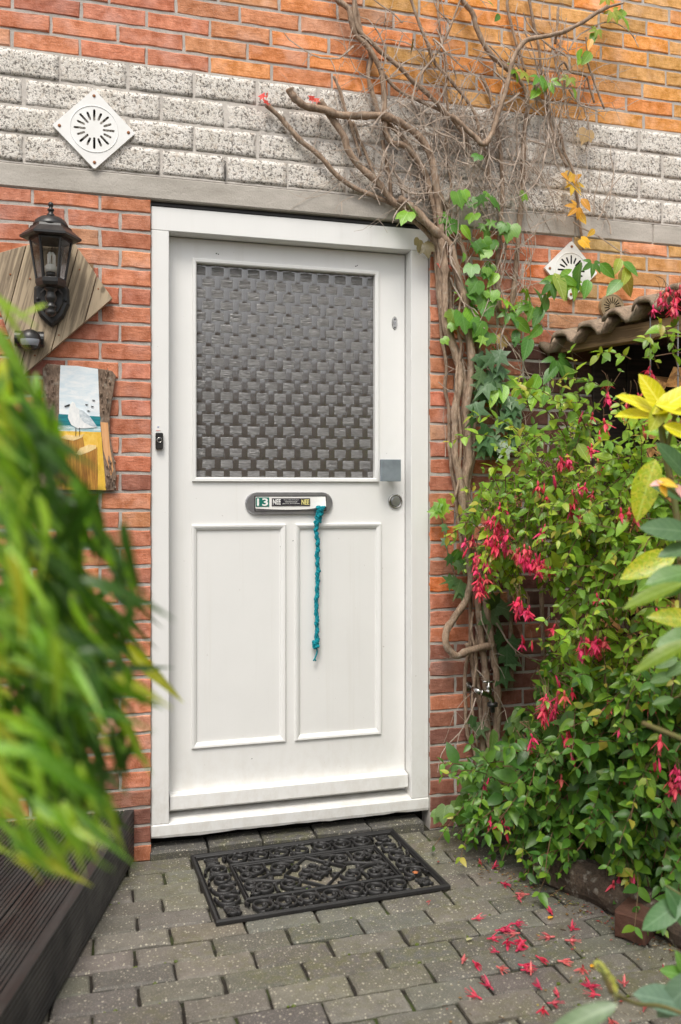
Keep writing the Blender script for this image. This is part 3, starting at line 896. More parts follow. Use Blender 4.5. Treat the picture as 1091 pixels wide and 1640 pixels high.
for sx in (-1, 1):
    for sy in (-1, 1):
        F = lambda p: (p[0]*sx, p[1]*sy)
        ribbon(ce, [F(p) for p in spiral(.105, .062, .036, .010, 1.05*PI, -1.35, 24)], .0098, .0125, 1)
        ribbon(ce, [F(p) for p in spiral(.182, .066, .034, .009, -.45*PI, 1.4, 24)], .0098, .0125, 1)
        ribbon(ce, [F(p) for p in spiral(.222, .030, .026, .008, .9*PI, -1.3, 20)], .009, .012, 1)
        ribbon(ce, [F(p) for p in ((.105, .026), (.135, .030), (.160, .018), (.190, .006), (.235, .003))], .0105)
        ribbon(ce, [F(p) for p in ((.045, .100), (.075, .104), (.105, .098))], .009)
        ribbon(ce, [F(p) for p in ((.145, .045), (.150, .075), (.148, .108))], .0095)
        ribbon(ce, [F(p) for p in ((.215, .06), (.225, .085), (.238, .105))], .009)
        knob2d(ce, *F((.108, .066)), .008); knob2d(ce, *F((.182, .066)), .007); knob2d(ce, *F((.148, .040)), .009)
    knob2d(ce, sx*.150, 0, .011); knob2d(ce, sx*.205, 0, .008)
link('central_scrollwork', ce.mesh('central_scrollwork', M['rubber'], smooth=True), mat_, mat=MM)

# ================================================================== WOOL CORD
cp = smooth_path([W(x, y, LY-dy) for x, y, dy in ((514, 812, .027), (513, 822, .028), (509, 836, .022), (506, 848, .017), (508, 860, .018), (509, 876, .016), (508, 895, .016), (509, 915, .016), (508, 940, .017), (507, 962, .016), (507, 985, .016), (508, 1008, .016), (507, 1026, .016), (508, 1036, .016))], 12)
cord = MB(); n = len(cp)
for s in range(3):
    pts, rad = [], []
    for i, p in enumerate(cp):
        a = 2*PI*s/3+i*.62; q = i/n
        rr = .0046*(1+.35*math.sin(i*.9+s)) + (.010*max(0, 1-q/.10) if q < .1 else 0) + (.002 if q > .9 else 0)
        lump = 1+.3*noise.noise(V((i*.21, s, 0)))
        pts.append(p+V((math.cos(a)*rr*lump, math.sin(a)*rr*.7-.001, R.uniform(-.0008, .0008)))); rad.append(.0041*(1+.40*math.sin(i*1.25+s*2)))
    cord.tube(pts, rad, 7, jit=.12)
for k in range(26):                                        # bunched loops at the slot
    t = k/26; c0 = W(514-5*t+R.uniform(-5, 5), 814+24*t, LY-.026+.008*t); r0 = .0062*(1.1-t*.5)
    ax = R.uniform(0, PI)
    cord.tube([c0+V((math.cos(a)*r0*math.cos(ax), R.uniform(-.002, .002)-.003, math.sin(a)*r0)) for a in [i*PI/4 for i in range(8)]], .0036, 6, jit=.1)
for k in range(12):                                        # knot near the end
    c0 = W(504+R.uniform(-2, 3), 1031+R.uniform(-4, 6), LY-.017); ax = R.uniform(0, PI)
    cord.tube([c0+V((math.cos(a)*.005*math.cos(ax), math.sin(a)*.003*math.sin(ax), math.sin(a)*.006)) for a in [i*PI/4 for i in range(8)]], .0034, 6)
cord.tube(smooth_path([W(x, y, LY-.015) for x, y in ((507, 1036), (508, 1044), (506, 1051), (504, 1056))], 3), .003, 6, jit=.1)
for x in (502, 506): cord.tube([W(504, 1055, LY-.015), W(x, 1058.5, LY-.015)], .0028, 6)
tag(cord.obj('wool_cord', M['wool'], smooth=True), 'teal crocheted wool cord hanging from the letterbox slot', 'cord')

# ================================================================== DOORBELL
bell = thing('doorbell', 'small black doorbell with round button on the white door frame', 'doorbell', (.026, .012, 1.428))
b = MB(); b.box(.0138, .0392, -.006, .0118, 1.4005, 1.457, bev=.003); b.obj('housing', M['black'], bell)
rm = Matrix.Translation((.0268, -.006, 1.4315)) @ Matrix.Rotation(PI/2, 4, 'X')
b = MB(); b.lathe([(.0095, -.001), (.0095, .0012), (.0085, .002), (.0072, .002), (.0068, .0005)], 24, mat=rm, cap=False); b.obj('button_ring', M['chrome'], bell, smooth=True)
b = MB(); b.lathe([(.0068, -.001), (.0066, .0016), (.004, .0024)], 20, mat=rm); b.obj('button', M['black'], bell, smooth=True)
stk = MB(); stk.box(.0152, .0318, .0112, .0119, 1.463, 1.4865); stk = stk.obj('bell_sticker', M['paper'])
tag(stk, 'tiny white sticker with a crossed blue mark above the doorbell', 'sticker')
b = MB()
for a, L in ((PI/4, .009), (-PI/4, .008), (.1, .005)): b.tube([(.0238-math.cos(a)*L*.5, .0110, 1.477-math.sin(a)*L*.5), (.0238+math.cos(a)*L*.5, .0110, 1.477+math.sin(a)*L*.5)], .0006, 4)
b.obj('crossed_mark', M['blue_ink'], stk)
b = MB(); b.box(.0165, .0305, .0108, .0114, 1.4648, 1.4660); b.obj('red_line', M['red_ink'], stk)

# ================================================================== VENT PLATES
def slot_plate(name, label, c, half, thick, rot, nslot, r_in, r_out, slotw, mat, ringr, group=None, rnd=None, two=True):
    """a plate with real slots cut through it in a ring; half = half side (square) or radius (rnd)"""
    t = thing(name, label, 'vent', c, group)
    mtx = Matrix.Translation(c) @ Matrix.Rotation(-rot, 4, 'Y')
    bm = bmesh.new(); loops = []
    if rnd: outer = [(half*math.cos(a), half*math.sin(a)) for a in [2*PI*i/32 for i in range(32)]]
    else: 
        e = half; q = .004
        outer = [(-e+q, -e), (e-q, -e), (e, -e+q), (e, e-q), (e-q, e), (-e+q, e), (-e, e-q), (-e, -e+q)]
    holes = []
    for i in range(nslot):
        a = 2*PI*i/nslot+PI/2-(0 if rnd else rot)
        ro = r_out*(.97 if i % 2 == 0 or not two else .88); ri = r_in*(1 if i % 2 == 0 or not two else 1.18)
        h = []
        for s in range(5): b = -PI/2+PI*s/4; h.append((ro-slotw/2+slotw/2*math.cos(b), slotw/2*math.sin(b)))
        for s in range(5): b = PI/2+PI*s/4; h.append((ri+slotw/2+slotw/2*math.cos(b), slotw/2*math.sin(b)))
        ca, sa = math.cos(a), math.sin(a)
        holes.append([(x*ca-y*sa, x*sa+y*ca) for x, y in h])
    edges = []
    for lp in [outer]+holes:
        vv = [bm.verts.new((x, 0, z)) for x, z in lp]; loops.append(vv)
        edges += [bm.edges.new((vv[k], vv[(k+1) % len(vv)])) for k in range(len(vv))]
    bmesh.ops.triangle_fill(bm, edges=edges, use_beauty=True, use_dissolve=False)
    # drop any triangles that filled a slot
    dead = [f for f in bm.faces if any(all(v in set(lp) for v in f.verts) for lp in loops[1:])]
    bmesh.ops.delete(bm, geom=dead, context='FACES_ONLY')
    bmesh.ops.recalc_face_normals(bm, faces=bm.faces)
    for f in bm.faces:
        if f.normal.y > 0: f.normal_flip()
    for q_, lp in enumerate(loops):
        back = [bm.verts.new((v.co.x, thick if q_ == 0 else .0022, v.co.z)) for v in lp]
        for k in range(len(lp)):
            k2 = (k+1) % len(lp); bm.faces.new((lp[k], lp[k2], back[k2], back[k]))
    me = bpy.data.meshes.new('plate'); bm.to_mesh(me); bm.free(); me.materials.append(mat)
    link('slotted_plate', me, t, mat=mtx)
    bk = MB(); k = half*.8; bk.add([(-k, thick-.002, -k), (k, thick-.002, -k), (k, thick-.002, k), (-k, thick-.002, k)] if not rnd else [(x*.95, thick-.002, z*.95) for x, z in outer], [tuple(range(4 if not rnd else 32))])
    link('duct_opening', bk.mesh('duct_opening', M['dark']), t, mat=mtx)
    if ringr:
        rg = MB(); rg.lathe([(ringr, -.0005), (ringr+.0008, .0016), (ringr+.002, .0018), (ringr+.0032, -.0005)], 40, cap=False)
        link('raised_ring', rg.mesh('raised_ring', mat, True), t, mat=mtx @ Matrix.Rotation(PI/2, 4, 'X'))
    if not rnd:
        for i in range(4):
            sx, sz = ((1, 1), (1, -1), (-1, 1), (-1, -1))[i]
            s = MB(); s.lathe([(.0055, -.0005), (.0052, .0018), (.003, .0026)], 12); d = half-.016
            link('screw', s.mesh('screw', M['rust'], True), t, mat=mtx @ Matrix.Translation((sx*d, 0, sz*d)) @ Matrix.Rotation(PI/2, 4, 'X'))
    return t
slot_plate('vent_plate', 'clean white diamond vent plate with rusty screws on the stone band', (-.188, -.018, 2.4665), .0945, .017, PI/4+.006, 16, .027, .0685, .0075, M['white_plastic'], .076)
M['cream'] = simple('aged_cream_plastic', (.55, .50, .38), .5, var=(20, (.38, .33, .22)))
M['tan'] = simple('tan_plastic', (.42, .32, .20), .6, var=(30, (.25, .18, .10)))
slot_plate('vent_plate', 'smaller weathered white vent plate half hidden by leaves above the tiles', (1.605, -.014, 2.118), .082, .013, PI/4-.02, 16, .024, .062, .0072, M['white_plastic'], .067)
slot_plate('round_vent', 'round tan vent cover on the wall just above the clay roof tiles', (1.785, -.02, 1.985), .052, .019, 0, 18, .012, .042, .0045, M['tan'], .046, rnd=True)

# spring hook left of the door
h = MB(); b0 = W(361, 290, -.008); b1 = W(361, 264, -.008)
h.tube([b0.lerp(b1, i/90)+V((math.cos(i*.9)*.003, math.sin(i*.9)*.003, 0)) for i in range(91)], .001, 5)
h.tube(smooth_path([b1, b1+V((.002, -.004, .008)), b1+V((-.002, .004, .014)), b1+V((-.002, .03, .014))], 3), .0013, 5)
tag(h.obj('spring_hook', M['black']), 'small dark coil spring hanging on the stone band above the door', 'hook')

# ================================================================== PLANK BOARD, LANTERN, SENSOR
quad = [(-.272, 2.108), (-.130, 1.9015), (-.4135, 1.632), (-.536, 2.008)]
bd = thing('plank_board', 'tilted board of weathered planks fixed to the brick wall behind the lantern', 'board', (-.33, -.015, 1.9))
pd = V((.0811, 0, .3279)).normalized(); pn = V((pd.z, 0, -pd.x))
o0 = V((-.18, 0, 1.9734))
def clip(poly, nx, nz, d, keep_less):
    out = []
    for i in range(len(poly)):
        a, b = poly[i], poly[(i+1) % len(poly)]
        da, db = a[0]*nx+a[1]*nz-d, b[0]*nx+b[1]*nz-d
        if not keep_less: da, db = -da, -db
        if da <= 0: out.append(a)
        if (da < 0) != (db < 0): t = da/(da-db); out.append((a[0]+(b[0]-a[0])*t, a[1]+(b[1]-a[1])*t))
    return out
d0 = o0.dot(pn)
LM = Matrix(((pd.x, 0, -pn.x, 0), (0, 1, 0, -.032), (pd.z, 0, -pn.z, 0), (0, 0, 0, 1)))   # local X along the plank
LMi = LM.inverted()
for i in range(-5, 2):
    lo, hi = d0+.0785*i+.0012, d0+.0785*(i+1)-.0012
    pg = clip(clip(quad, pn.x, pn.z, hi, True), pn.x, pn.z, lo, False)
    if len(pg) < 3: continue
    loc = [LMi @ V((x, -.032, z)) for x, z in pg]
    m = MB(); yo = R.uniform(-.0015, .0015); m.prism([(p.x, p.z) for p in loc], yo, .024, inset=.0015)
    link('plank', m.mesh('plank', M['plank']), bd, mat=LM)
for dz in (1.80, 2.0):
    m = MB(); m.box(-.46 if dz > 1.9 else -.42, -.19 if dz > 1.9 else -.29, -.0078, -.0005, dz-.018, dz+.018); m.obj('batten', M['beam'], bd)
for x, z in ((-.235, 1.99), (-.175, 1.93), (-.39, 1.95), (-.30, 1.77), (-.375, 1.70), (-.29, 1.83), (-.45, 1.96)):
    m = MB(); m.lathe([(.003, -.001), (.003, .0005), (.0015, .001)], 8, mat=Matrix.Translation((x, -.0335, z)) @ Matrix.Rotation(PI/2, 4, 'X')); m.obj('nail', M['rust'], bd)

LU, LYY = -.3215, -.125
lan = thing('wall_lantern', 'black hexagonal coach lantern with clear panes mounted on the plank board', 'lantern', (LU, -.034, 1.86))
T = Matrix.Translation((LU, LYY, 0))
P6 = PI/6
def hexlathe(nm, prof, mat=M['black'], n=6, ph=0, parent=lan, smooth=False):
    b = MB(); b.lathe(prof, n, ph=ph, mat=T); return b.obj(nm, mat, parent, smooth=smooth)
roof = hexlathe('lantern_roof', [(.088, 2.062), (.101, 2.066), (.101, 2.073), (.070, 2.098), (.067, 2.106), (.062, 2.109)])
hexlathe('roof_dome', [(.060, 2.104), (.058, 2.113), (.050, 2.127), (.036, 2.137), (.020, 2.141), (.013, 2.143)], n=24, smooth=True, parent=roof)
hexlathe('finial', [(.012, 2.140), (.0125, 2.150), (.008, 2.153), (.0085, 2.160), (.0115, 2.163), (.0115, 2.168), (.006, 2.171), (.0065, 2.176), (.0095, 2.181), (.0085, 2.188), (.003, 2.192)], n=16, smooth=True, parent=roof)
RB, RT, ZB, ZT = .0465, .068, 1.927, 2.066
hexlathe('lantern_base', [(.030, 1.899), (.046, 1.904), (.050, 1.914), (.0505, 1.926), (.047, 1.930)])
hexlathe('top_band', [(.066, 2.056), (.0705, 2.056), (.072, 2.068), (.066, 2.068)])
for i in range(6):
    a = i*PI/3
    p0 = V((LU+RB*math.cos(a), LYY+RB*math.sin(a), ZB)); p1 = V((LU+RT*math.cos(a), LYY+RT*math.sin(a), ZT))
    b = MB(); b.tube([p0, p1], .0042, 6); b.obj('glazing_bar', M['black'], lan)
    a2 = a+PI/3
    q0 = V((LU+RB*math.cos(a2), LYY+RB*math.sin(a2), ZB)); q1 = V((LU+RT*math.cos(a2), LYY+RT*math.sin(a2), ZT))
    b = MB(); b.add([p0, q0, q1, p1], [(0, 1, 2, 3)]); b.obj('pane', M['clear'], lan)
hexlathe('lamp_holder', [(.016, 1.928), (.016, 1.955), (.012, 1.958)], n=16, smooth=True)
bu = MB()
for k in range(3):
    a = 2*PI*k/3; bu.tube([(LU+.010*math.cos(a), LYY+.010*math.sin(a), 1.955), (LU+.010*math.cos(a), LYY+.010*math.sin(a), 2.01), (LU+.003*math.cos(a), LYY+.003*math.sin(a), 2.018)], .0065, 8)
bu.lathe([(.019, 1.952), (.020, 1.972), (.014, 1.978)], 16, mat=T)
bu.obj('bulb', M['bulb'], lan, smooth=True)
hexlathe('turned_stem', [(.022, 1.900), (.022, 1.893), (.014, 1.888), (.0155, 1.878), (.020, 1.868), (.018, 1.858), (.013, 1.850), (.012, 1.843), (.019, 1.838), (.019, 1.832), (.013, 1.826), (.018, 1.818), (.0175, 1.811), (.010, 1.803), (.003, 1.801)], n=20, smooth=True)
ar = MB(); ar.tube(smooth_path([(LU, LYY+.002, 1.845), (LU, LYY+.025, 1.838), (LU, -.075, 1.853), (LU, -.05, 1.868)], 4), [.012]*4*3+[.014], 10); ar.obj('arm', M['black'], lan, smooth=True)
bp = MB()
shield = [(LU+x, 1.862+z) for x, z in ((-.036, .076), (.036, .076), (.058, .052), (.060, .0), (.040, -.048), (.012, -.074), (0, -.082), (-.012, -.074), (-.040, -.048), (-.060, .0), (-.058, .052))]
bp.prism(shield, -.062, -.034, inset=.010)
bp.prism([(LU+(x-LU)*.66, 1.862+(z-1.862)*.66) for x, z in shield], -.070, -.060, inset=.006)
bpo = bp.obj('back_plate', M['black'], lan)
for sx in (-1, 1):
    b = MB(); b.lathe([(.006, 0), (.0055, .003), (.002, .005)], 10, mat=Matrix.Translation((LU+sx*.046, -.0635, 1.872)) @ Matrix.Rotation(PI/2, 4, 'X')); b.obj('screw', M['black'], bpo)
lan.scale = (.935, .935, .935); lan.location.z += .008
# dust on the roof is left to the plastic's own variation

sn = thing('motion_sensor', 'small black motion sensor with pale lens window below the lantern', 'sensor', (-.388, -.034, 1.745))
b = MB(); b.box(-.432, -.352, -.078, -.034, 1.722, 1.772, bev=.008); b.obj('bracket', M['black'], sn)
b = MB(); b.tube([(-.434, -.062, 1.748), (-.345, -.062, 1.748)], .026, 18); b.obj('barrel', M['black'], sn, smooth=False)
sc_, rr = V((-.386, -.082, 1.742)), .0345
b = MB(); prof = []
for i in range(19):
    a = -PI/2+PI*i/18; prof.append((max(.0005, rr*math.cos(a)), rr*math.sin(a)))
b.lathe(prof, 28, mat=Matrix.Translation(sc_)); hd_ = b.obj('sensor_head', M['black'], sn, smooth=True)
M['lens'] = simple('lens_plastic', (.30, .32, .36), .3)
b = MB(); prof = [(rr*math.cos(a)+.0012, rr*math.sin(a)) for a in [-.62+.62*i/6 for i in range(7)]]
n = 14; vs = []
for r0, z in prof:
    for k in range(n): a = -PI/2-.95+1.9*k/(n-1); vs.append((sc_.x+r0*math.cos(a), sc_.y+r0*math.sin(a), sc_.z+z))
b.add(vs, [(i*n+k, i*n+k+1, (i+1)*n+k+1, (i+1)*n+k) for i in range(6) for k in range(n-1)]); b.obj('lens_window', M['lens'], hd_, smooth=True)

# ================================================================== PAINTING ON A BARK-EDGED PLANK
pt = thing('painted_plank', 'bark edged plank painted with a white gull standing on beach posts', 'painting', (-.24, -.012, 1.27))
M['painted_bark'] = m_bark('flaky_bark', (.10, .065, .045), (.34, .24, .17), .5)
def px(poly, y): return [(lambda w: (w.x, w.z))(W(a, b, y)) for a, b in poly]
slab = MB(); slab.prism(px([(68, 590), (76, 582), (95, 584), (125, 586), (158, 590), (180, 594), (186, 602), (180, 640), (176, 668), (176, 695), (184, 740), (187, 765), (183, 786), (120, 786), (62, 782), (57, 765), (61, 730), (60, 705), (68, 680), (70, 640)], -.02), -.020, -.001, inset=.003)
slab.obj('wood_slab', M['painted_bark'], pt)
def pmat(n, a, b, sc): 
    t = NT(n); nn = t.noise(t.pos(sc), 1, 5, .65, .5); t.P(Base_Color=t.ramp(nn, [(.35, a), (.65, b)]), Roughness=.45); t.bump(nn, .4, .001); return t.mat
pm = dict(sky=pmat('painted_sky', (.62, .72, .78), (.84, .86, .87), (20, 20, 60)), sea=pmat('painted_sea', (.0, .11, .15), (.01, .25, .28), (20, 20, 200)), foam=pmat('painted_foam', (.12, .40, .45), (.75, .82, .83), (25, 25, 260)),
          sand=pmat('painted_sand', (.74, .42, .03), (.86, .58, .12), (60, 60, 40)), post=pmat('painted_post', (.20, .07, .01), (.56, .28, .045), (150, 150, 9)), top=pmat('painted_post_top', (.72, .50, .20), (.85, .66, .34), (120, 60, 60)),
          gull=pmat('painted_gull', (.72, .74, .74), (.88, .88, .86), (90, 90, 40)), wing=pmat('painted_wing', (.38, .45, .50), (.72, .76, .78), (60, 60, 120)), ink=M['black'], edge=pmat('pale_edge', (.62, .28, .10), (.75, .42, .20), (80, 80, 10)), ochre=pmat('painted_gold', (.72, .42, .03), (.80, .52, .08), (90, 90, 30)))
pan = MB(); mats = list(pm.values()); ix = {k: i for i, k in enumerate(pm)}
def lay(k, poly, lv): y = -.0203-.0004*lv; pan.prism(px(poly, y), y, y+.0006*(lv+1), ix[k])
lay('sky', [(97, 585), (125, 586), (157, 591), (159, 640), (160, 668), (95, 664), (95, 630)], 0)
lay('sea', [(94, 663), (161, 667), (161, 690), (92, 690)], 1)
lay('foam', [(93, 681), (161, 683), (162, 693), (91, 692)], 2)
lay('sand', [(91, 690), (162, 692), (166, 740), (170, 785), (84, 784), (88, 720)], 3)
lay('ochre', [(157, 700), (163, 700), (168, 784), (158, 784)], 4)
lay('edge', [(161, 676), (173, 677), (176, 715), (182, 752), (178, 762), (166, 722)], 1)
lay('post', [(96, 702), (116, 706), (133, 700), (136, 718), (122, 726), (122, 784), (84, 784), (86, 728), (96, 724)], 5)
lay('post', [(122, 728), (138, 722), (156, 716), (157, 784), (121, 784)], 6)
lay('top', [(97, 701), (106, 696), (122, 698), (135, 695), (131, 701), (117, 706)], 7)
lay('top', [(122, 727), (128, 718), (142, 712), (154, 713), (154, 718), (142, 724), (128, 729)], 7)
lay('gull', [(112, 648), (116, 643), (120, 645), (122, 652), (130, 656), (142, 664), (150, 676), (156, 684), (148, 685), (136, 686), (124, 686), (114, 680), (109, 669), (110, 658)], 8)
lay('wing', [(126, 655), (134, 658), (144, 667), (152, 678), (156, 684), (146, 682), (135, 677), (128, 668)], 9)
lay('ink', [(103, 650), (112, 647), (112, 649.5), (104, 651.5)], 9)
for a in (121, 127): lay('ink', [(a, 685), (a+.9, 685), (a+.9, 699), (a, 699)], 9)
for a, b in ((137, 647), (146, 650), (140, 657), (148, 640)): lay('ink', [(a, b), (a+4, b+.6), (a+4, b+1.3), (a, b+1)], 9)
pan.obj('painted_scene', mats, pt)
for side, (xa, ya, xb, yb) in enumerate(((80, 586, 72, 782), (170, 596, 170, 674), (176, 735, 178, 784))):
    b = MB()
    for k in range(34 if side == 0 else 16):
        t = R.random(); cx = xa+(xb-xa)*t+R.uniform(-9, 9); cy = ya+(yb-ya)*t
        p0 = W(cx, cy, -.021); L = R.uniform(.010, .035)
        b.tube([p0+V((R.uniform(-.002, .002), 0, L/2)), p0+V((0, -R.uniform(.002, .005), 0)), p0-V((R.uniform(-.002, .002), 0, L/2))], [.001, R.uniform(.002, .0045), .001], 5, jit=.3)
    tag(b.obj('bark_edge', M['painted_bark'], pt), kind='stuff')

# ================================================================== DECK STEPS (dark grooved boards)
fw = V((_s, _c, 0)); rt = V((_c, -_s, 0))                  # boards run towards the camera
def board(mb, off0, off1, z0, z1, y_end, length, face='top', grooves=12):
    """grooved board between two offsets along rt; the far end is cut along the wall"""
    base = V((-.0585, -.008, 0))
    prof = []
    if face == 'top':
        w = off1-off0
        for g in range(grooves):
            a = off0+w*g/grooves; s = w/grooves
            if g == 0: prof += [(a, z1-.003), (a+.0015, z1)]
            else: prof += [(a+s*.18, z1-.0042), (a+s*.32, z1)]
            prof += [(a+s*.88, z1), (a+s*1.0, z1-.0042)] if g < grooves-1 else [(a+s-.0015, z1), (a+s, z1-.002)]
        prof += [(off1, z0), (off0, z0)]
    else:
        hgt = z1-z0
        for g in range(grooves):
            a = z0+hgt*g/grooves; s = hgt/grooves
            prof += [(off1-.0018, a+s*.05), (off1, a+s*.18), (off1, a+s*.84), (off1-.0018, a+s*.96)]
        prof += [(off1-.001, z1), (off0, z1), (off0, z0)]
    vs = []
    for e in (0, 1):
        for o, z in prof:
            if e == 0:
                t = -(base.y+rt.y*o-y_end)/fw.y                   # up to the wall
                p = base+rt*o+fw*t
            else: p = base+rt*o-fw*length
            vs.append((p.x, p.y, z))
    k = len(prof); fs = [tuple(range(k)), tuple(range(2*k-1, k-1, -1))]+[((i+1) % k, i, k+i, k+(i+1) % k) for i in range(k)]
    mb.add(vs, fs); return mb
DM = Matrix.Rotation(PI/2-YAW, 4, 'Z'); DMi = DM.inverted()
def dlink(mb, nm, par):
    mb.v = [tuple(DMi @ V(p)) for p in mb.v]; link(nm, mb.mesh(nm, M['deck']), par, mat=DM)
dk1 = thing('deck_platform', 'low dark grooved deck platform beside the path under the bamboo', 'deck', (-.5, -.9, 0))
for i in range(3):
    m = MB(); board(m, -.155-.151*i, -.010-.151*i, .150, .1765+R.uniform(-.0008, .0008), -.006, 2.1); dlink(m, 'deck_board', dk1)
m = MB(); board(m, -.024, 0, .006, .176, -.006, 2.1, 'side', 11); m2 = m; dlink(m2, 'fascia_board', dk1)
m = MB(); board(m, -.45, -.03, .004, .148, -.02, 2.0, 'side', 2); dlink(m, 'joist_frame', dk1)
dk2 = thing('deck_step', 'upper dark grooved deck step at the left behind the bamboo', 'deck', (-.9, -.7, 0))
for i in range(4):
    m = MB(); board(m, -.605-.151*i, -.46-.151*i, .335, .3615, -.006, 2.1); dlink(m, 'deck_board', dk2)
m = MB(); board(m, -.478, -.4535, .010, .360, -.006, 2.1, 'side', 22); dlink(m, 'fascia_board', dk2)
m = MB(); board(m, -1.05, -.485, .004, .333, -.02, 2.0, 'side', 2); dlink(m, 'joist_frame', dk2)

# ================================================================== SHELTER WITH FIREWOOD
M['shelter_shade'] = m_wood('shelter_shade_wood', (.060, .040, .030), (.040, .028, .022), (.016, .012, .010))  # near-black wood that carries the shelter's shade in its colour
S0 = V((1.530, 0, 0)); sdv = V((.325, -.944, 0)).normalized(); sev = V((.944, .325, 0)).normalized()
def S(t, e, z): return S0+sdv*t+sev*e+V((0, 0, z))
SH = Matrix(((sdv.x, sev.x, 0, S0.x), (sdv.y, sev.y, 0, S0.y), (0, 0, 1, 0), (0, 0, 0, 1)))    # local X = t, Y = e, Z
sh = thing('wood_shelter', 'lean-to firewood shelter with wavy clay tile roof and timber beam', 'shelter', S(.5, .3, 0))
def sbox(nm, a, mat, bev=.002):
    m = MB(); m.box(*a, bev=bev); return link(nm, m.mesh(nm, mat), sh, mat=SH)
sbox('beam', (.0, 1.7, .012, .062, 1.792, 1.852), M['beam'])
sbox('post', (1.62, 1.69, .052, .12, -.01, 1.793), M['beam'])
sbox('shade_board', (.0, .0, .0, .0, .0, .0), M['beam'], 0) if False else None
for i in range(5):  # dark boards added on the wall in place of deep shade under the roof
    m = MB(); m.box(1.70+.152*i, 1.849+.152*i, -.020, -.004, 0, 1.84, bev=.002); m.obj('shade_board', M['shelter_shade'], sh)
sbox('back_board', (.36, 1.7, .72, .74, 0, 2.2), M['beam'])
sbox('end_board', (1.70, 1.72, .0, .74, 0, 2.1), M['beam'])
sbox('wall_plate', (.33, 1.7, .66, .715, 2.02, 2.10), M['beam'])
for t in (.30, .75, 1.2, 1.6):
    a, b = S(t, .02, 1.885), S(t, .70, 2.13)
    m = MB(); m.tube([a, b], .022, 4); m.obj('rafter', M['beam'], sh)
for t in (.452, .56):
    m = MB(); a = S(t, -.012, 1.86); m.tube([a, a+V((0, 0, -.30 if t < .5 else -.42))], .0028, 6); m.obj('hanging_rod', M['steel'], sh)
PT, SL = .122, math.tan(math.radians(12))
def tile_geo(row):
    nx, ny = 10, 3; w = PT*1.16; L = .36; th = .019
    vs, fs = [], []
    for layer in (0, 1):
        for j in range(ny+1):
            for i in range(nx+1):
                x = w*i/nx; ph = 2*PI*x/PT
                z = .021*math.sin(ph-.6)+.006*math.sin(2*ph)
                y = L*j/ny
                rag = R.uniform(-.002, .002)
                vs.append((x+R.uniform(-.001, .001), y+(R.uniform(-.006, .006) if j == 0 else 0), z+y*SL-(th if layer else 0)+rag))
    o = (nx+1)*(ny+1)
    for j in range(ny):
        for i in range(nx):
            a = j*(nx+1)+i
            fs += [(a, a+1, a+nx+2, a+nx+1), (o+a+nx+1, o+a+nx+2, o+a+1, o+a)]
    for i in range(nx): fs += [(i+1, i, o+i, o+i+1)]
    for j in range(ny):
        a = j*(nx+1); fs += [(a, a+nx+1, o+a+nx+1, o+a)]; b = a+nx; fs += [(b+nx+1, b, o+b, o+b+nx+1)]
    return vs, fs
tl = []
for i in range(6):
    m = MB(); m.add(*tile_geo(0)); tl.append(m.mesh('roof_tile', M['tile'], True))
for row in range(3):
    for i in range(-1, 14):
        t = i*PT+.04
        if row > 0 and t < .36*row*.34+.02: continue
        p = S(t, -.055+.27*row, 1.838+.008*R.random()+t*.17+.27*row*SL+.016*row)
        link('roof_tile', R.choice(tl), sh, mat=Matrix.Translation(p) @ Matrix(((sdv.x, sev.x, 0, 0), (sdv.y, sev.y, 0, 0), (0, 0, 1, 0), (0, 0, 0, 1))) @ Matrix.Rotation(R.gauss(0, .02), 4, 'Y') @ Matrix.Rotation(R.gauss(0, .012), 4, 'Z'))
# logs with their sawn ends towards the path
def log_geo(r, L, kind, rng):
    n = 9
    if kind == 0: pr = [(r*math.cos(a)*rng.uniform(.85, 1.05), r*math.sin(a)*rng.uniform(.85, 1.05)) for a in [2*PI*i/n for i in range(n)]]
    elif kind == 1:
        pr = [(r*1.2*math.cos(a), r*1.2*math.sin(a)-r*.4) for a in [PI*i/6 for i in range(7)]]+[(-r*.5, -r*.5), (r*.5, -r*.42)]
    else:
        pr = [(-r*.2, -r*.9), (r*1.0, r*.2), (r*.8, r*.7), (r*.2, r*.95), (-r*.5, r*.8), (-r*.75, r*.5)]
    vs = [(0+rng.uniform(-.004, .004), y, z) for y, z in pr]+[(L*.5, y*1.04, z*1.04) for y, z in pr]+[(L, y, z) for y, z in pr]
    k = len(pr); fs = [tuple(range(k))[::-1], tuple(range(2*k, 3*k))]; mi = [0, 0]
    for a in (0, k):
        for i in range(k): i2 = (i+1) % k; fs.append((a+i, a+i2, a+k+i2, a+k+i)); mi.append(1 if kind == 0 or i < 5 else 0)
    m = MB(); m.add(vs, fs); m.m = mi; return m.mesh('firewood_log', [M['split_wood'], M['log_bark']])
ll = [log_geo(R.uniform(.040, .056), .42, k % 3, R) for k in range(12)]
row = 0; z = .46
while z < 1.66:
    t = .14+(.045 if row % 2 else 0)
    while t < 1.05:
        lim = .85+1.0*min(1, max(0, (t-.10)/.34))+.10*math.sin(t*19)
        if z < min(lim, 1.68):
            o = link('firewood_log', R.choice(ll), None, mat=Matrix.Translation(S(t+R.uniform(-.012, .012), .07+R.uniform(0, .06), z+R.uniform(-.012, .012))) @ Matrix(((sev.x, -sdv.x, 0, 0), (sev.y, -sdv.y, 0, 0), (0, 0, 1, 0), (0, 0, 0, 1))) @ Matrix.Rotation(R.uniform(0, 2*PI), 4, 'X'))
            tag(o, 'split firewood log with orange sawn end in the stack under the roof', 'firewood log', 'firewood stacked in the shelter')
        t += .094+R.uniform(-.006, .008)
    z += .079; row += 1

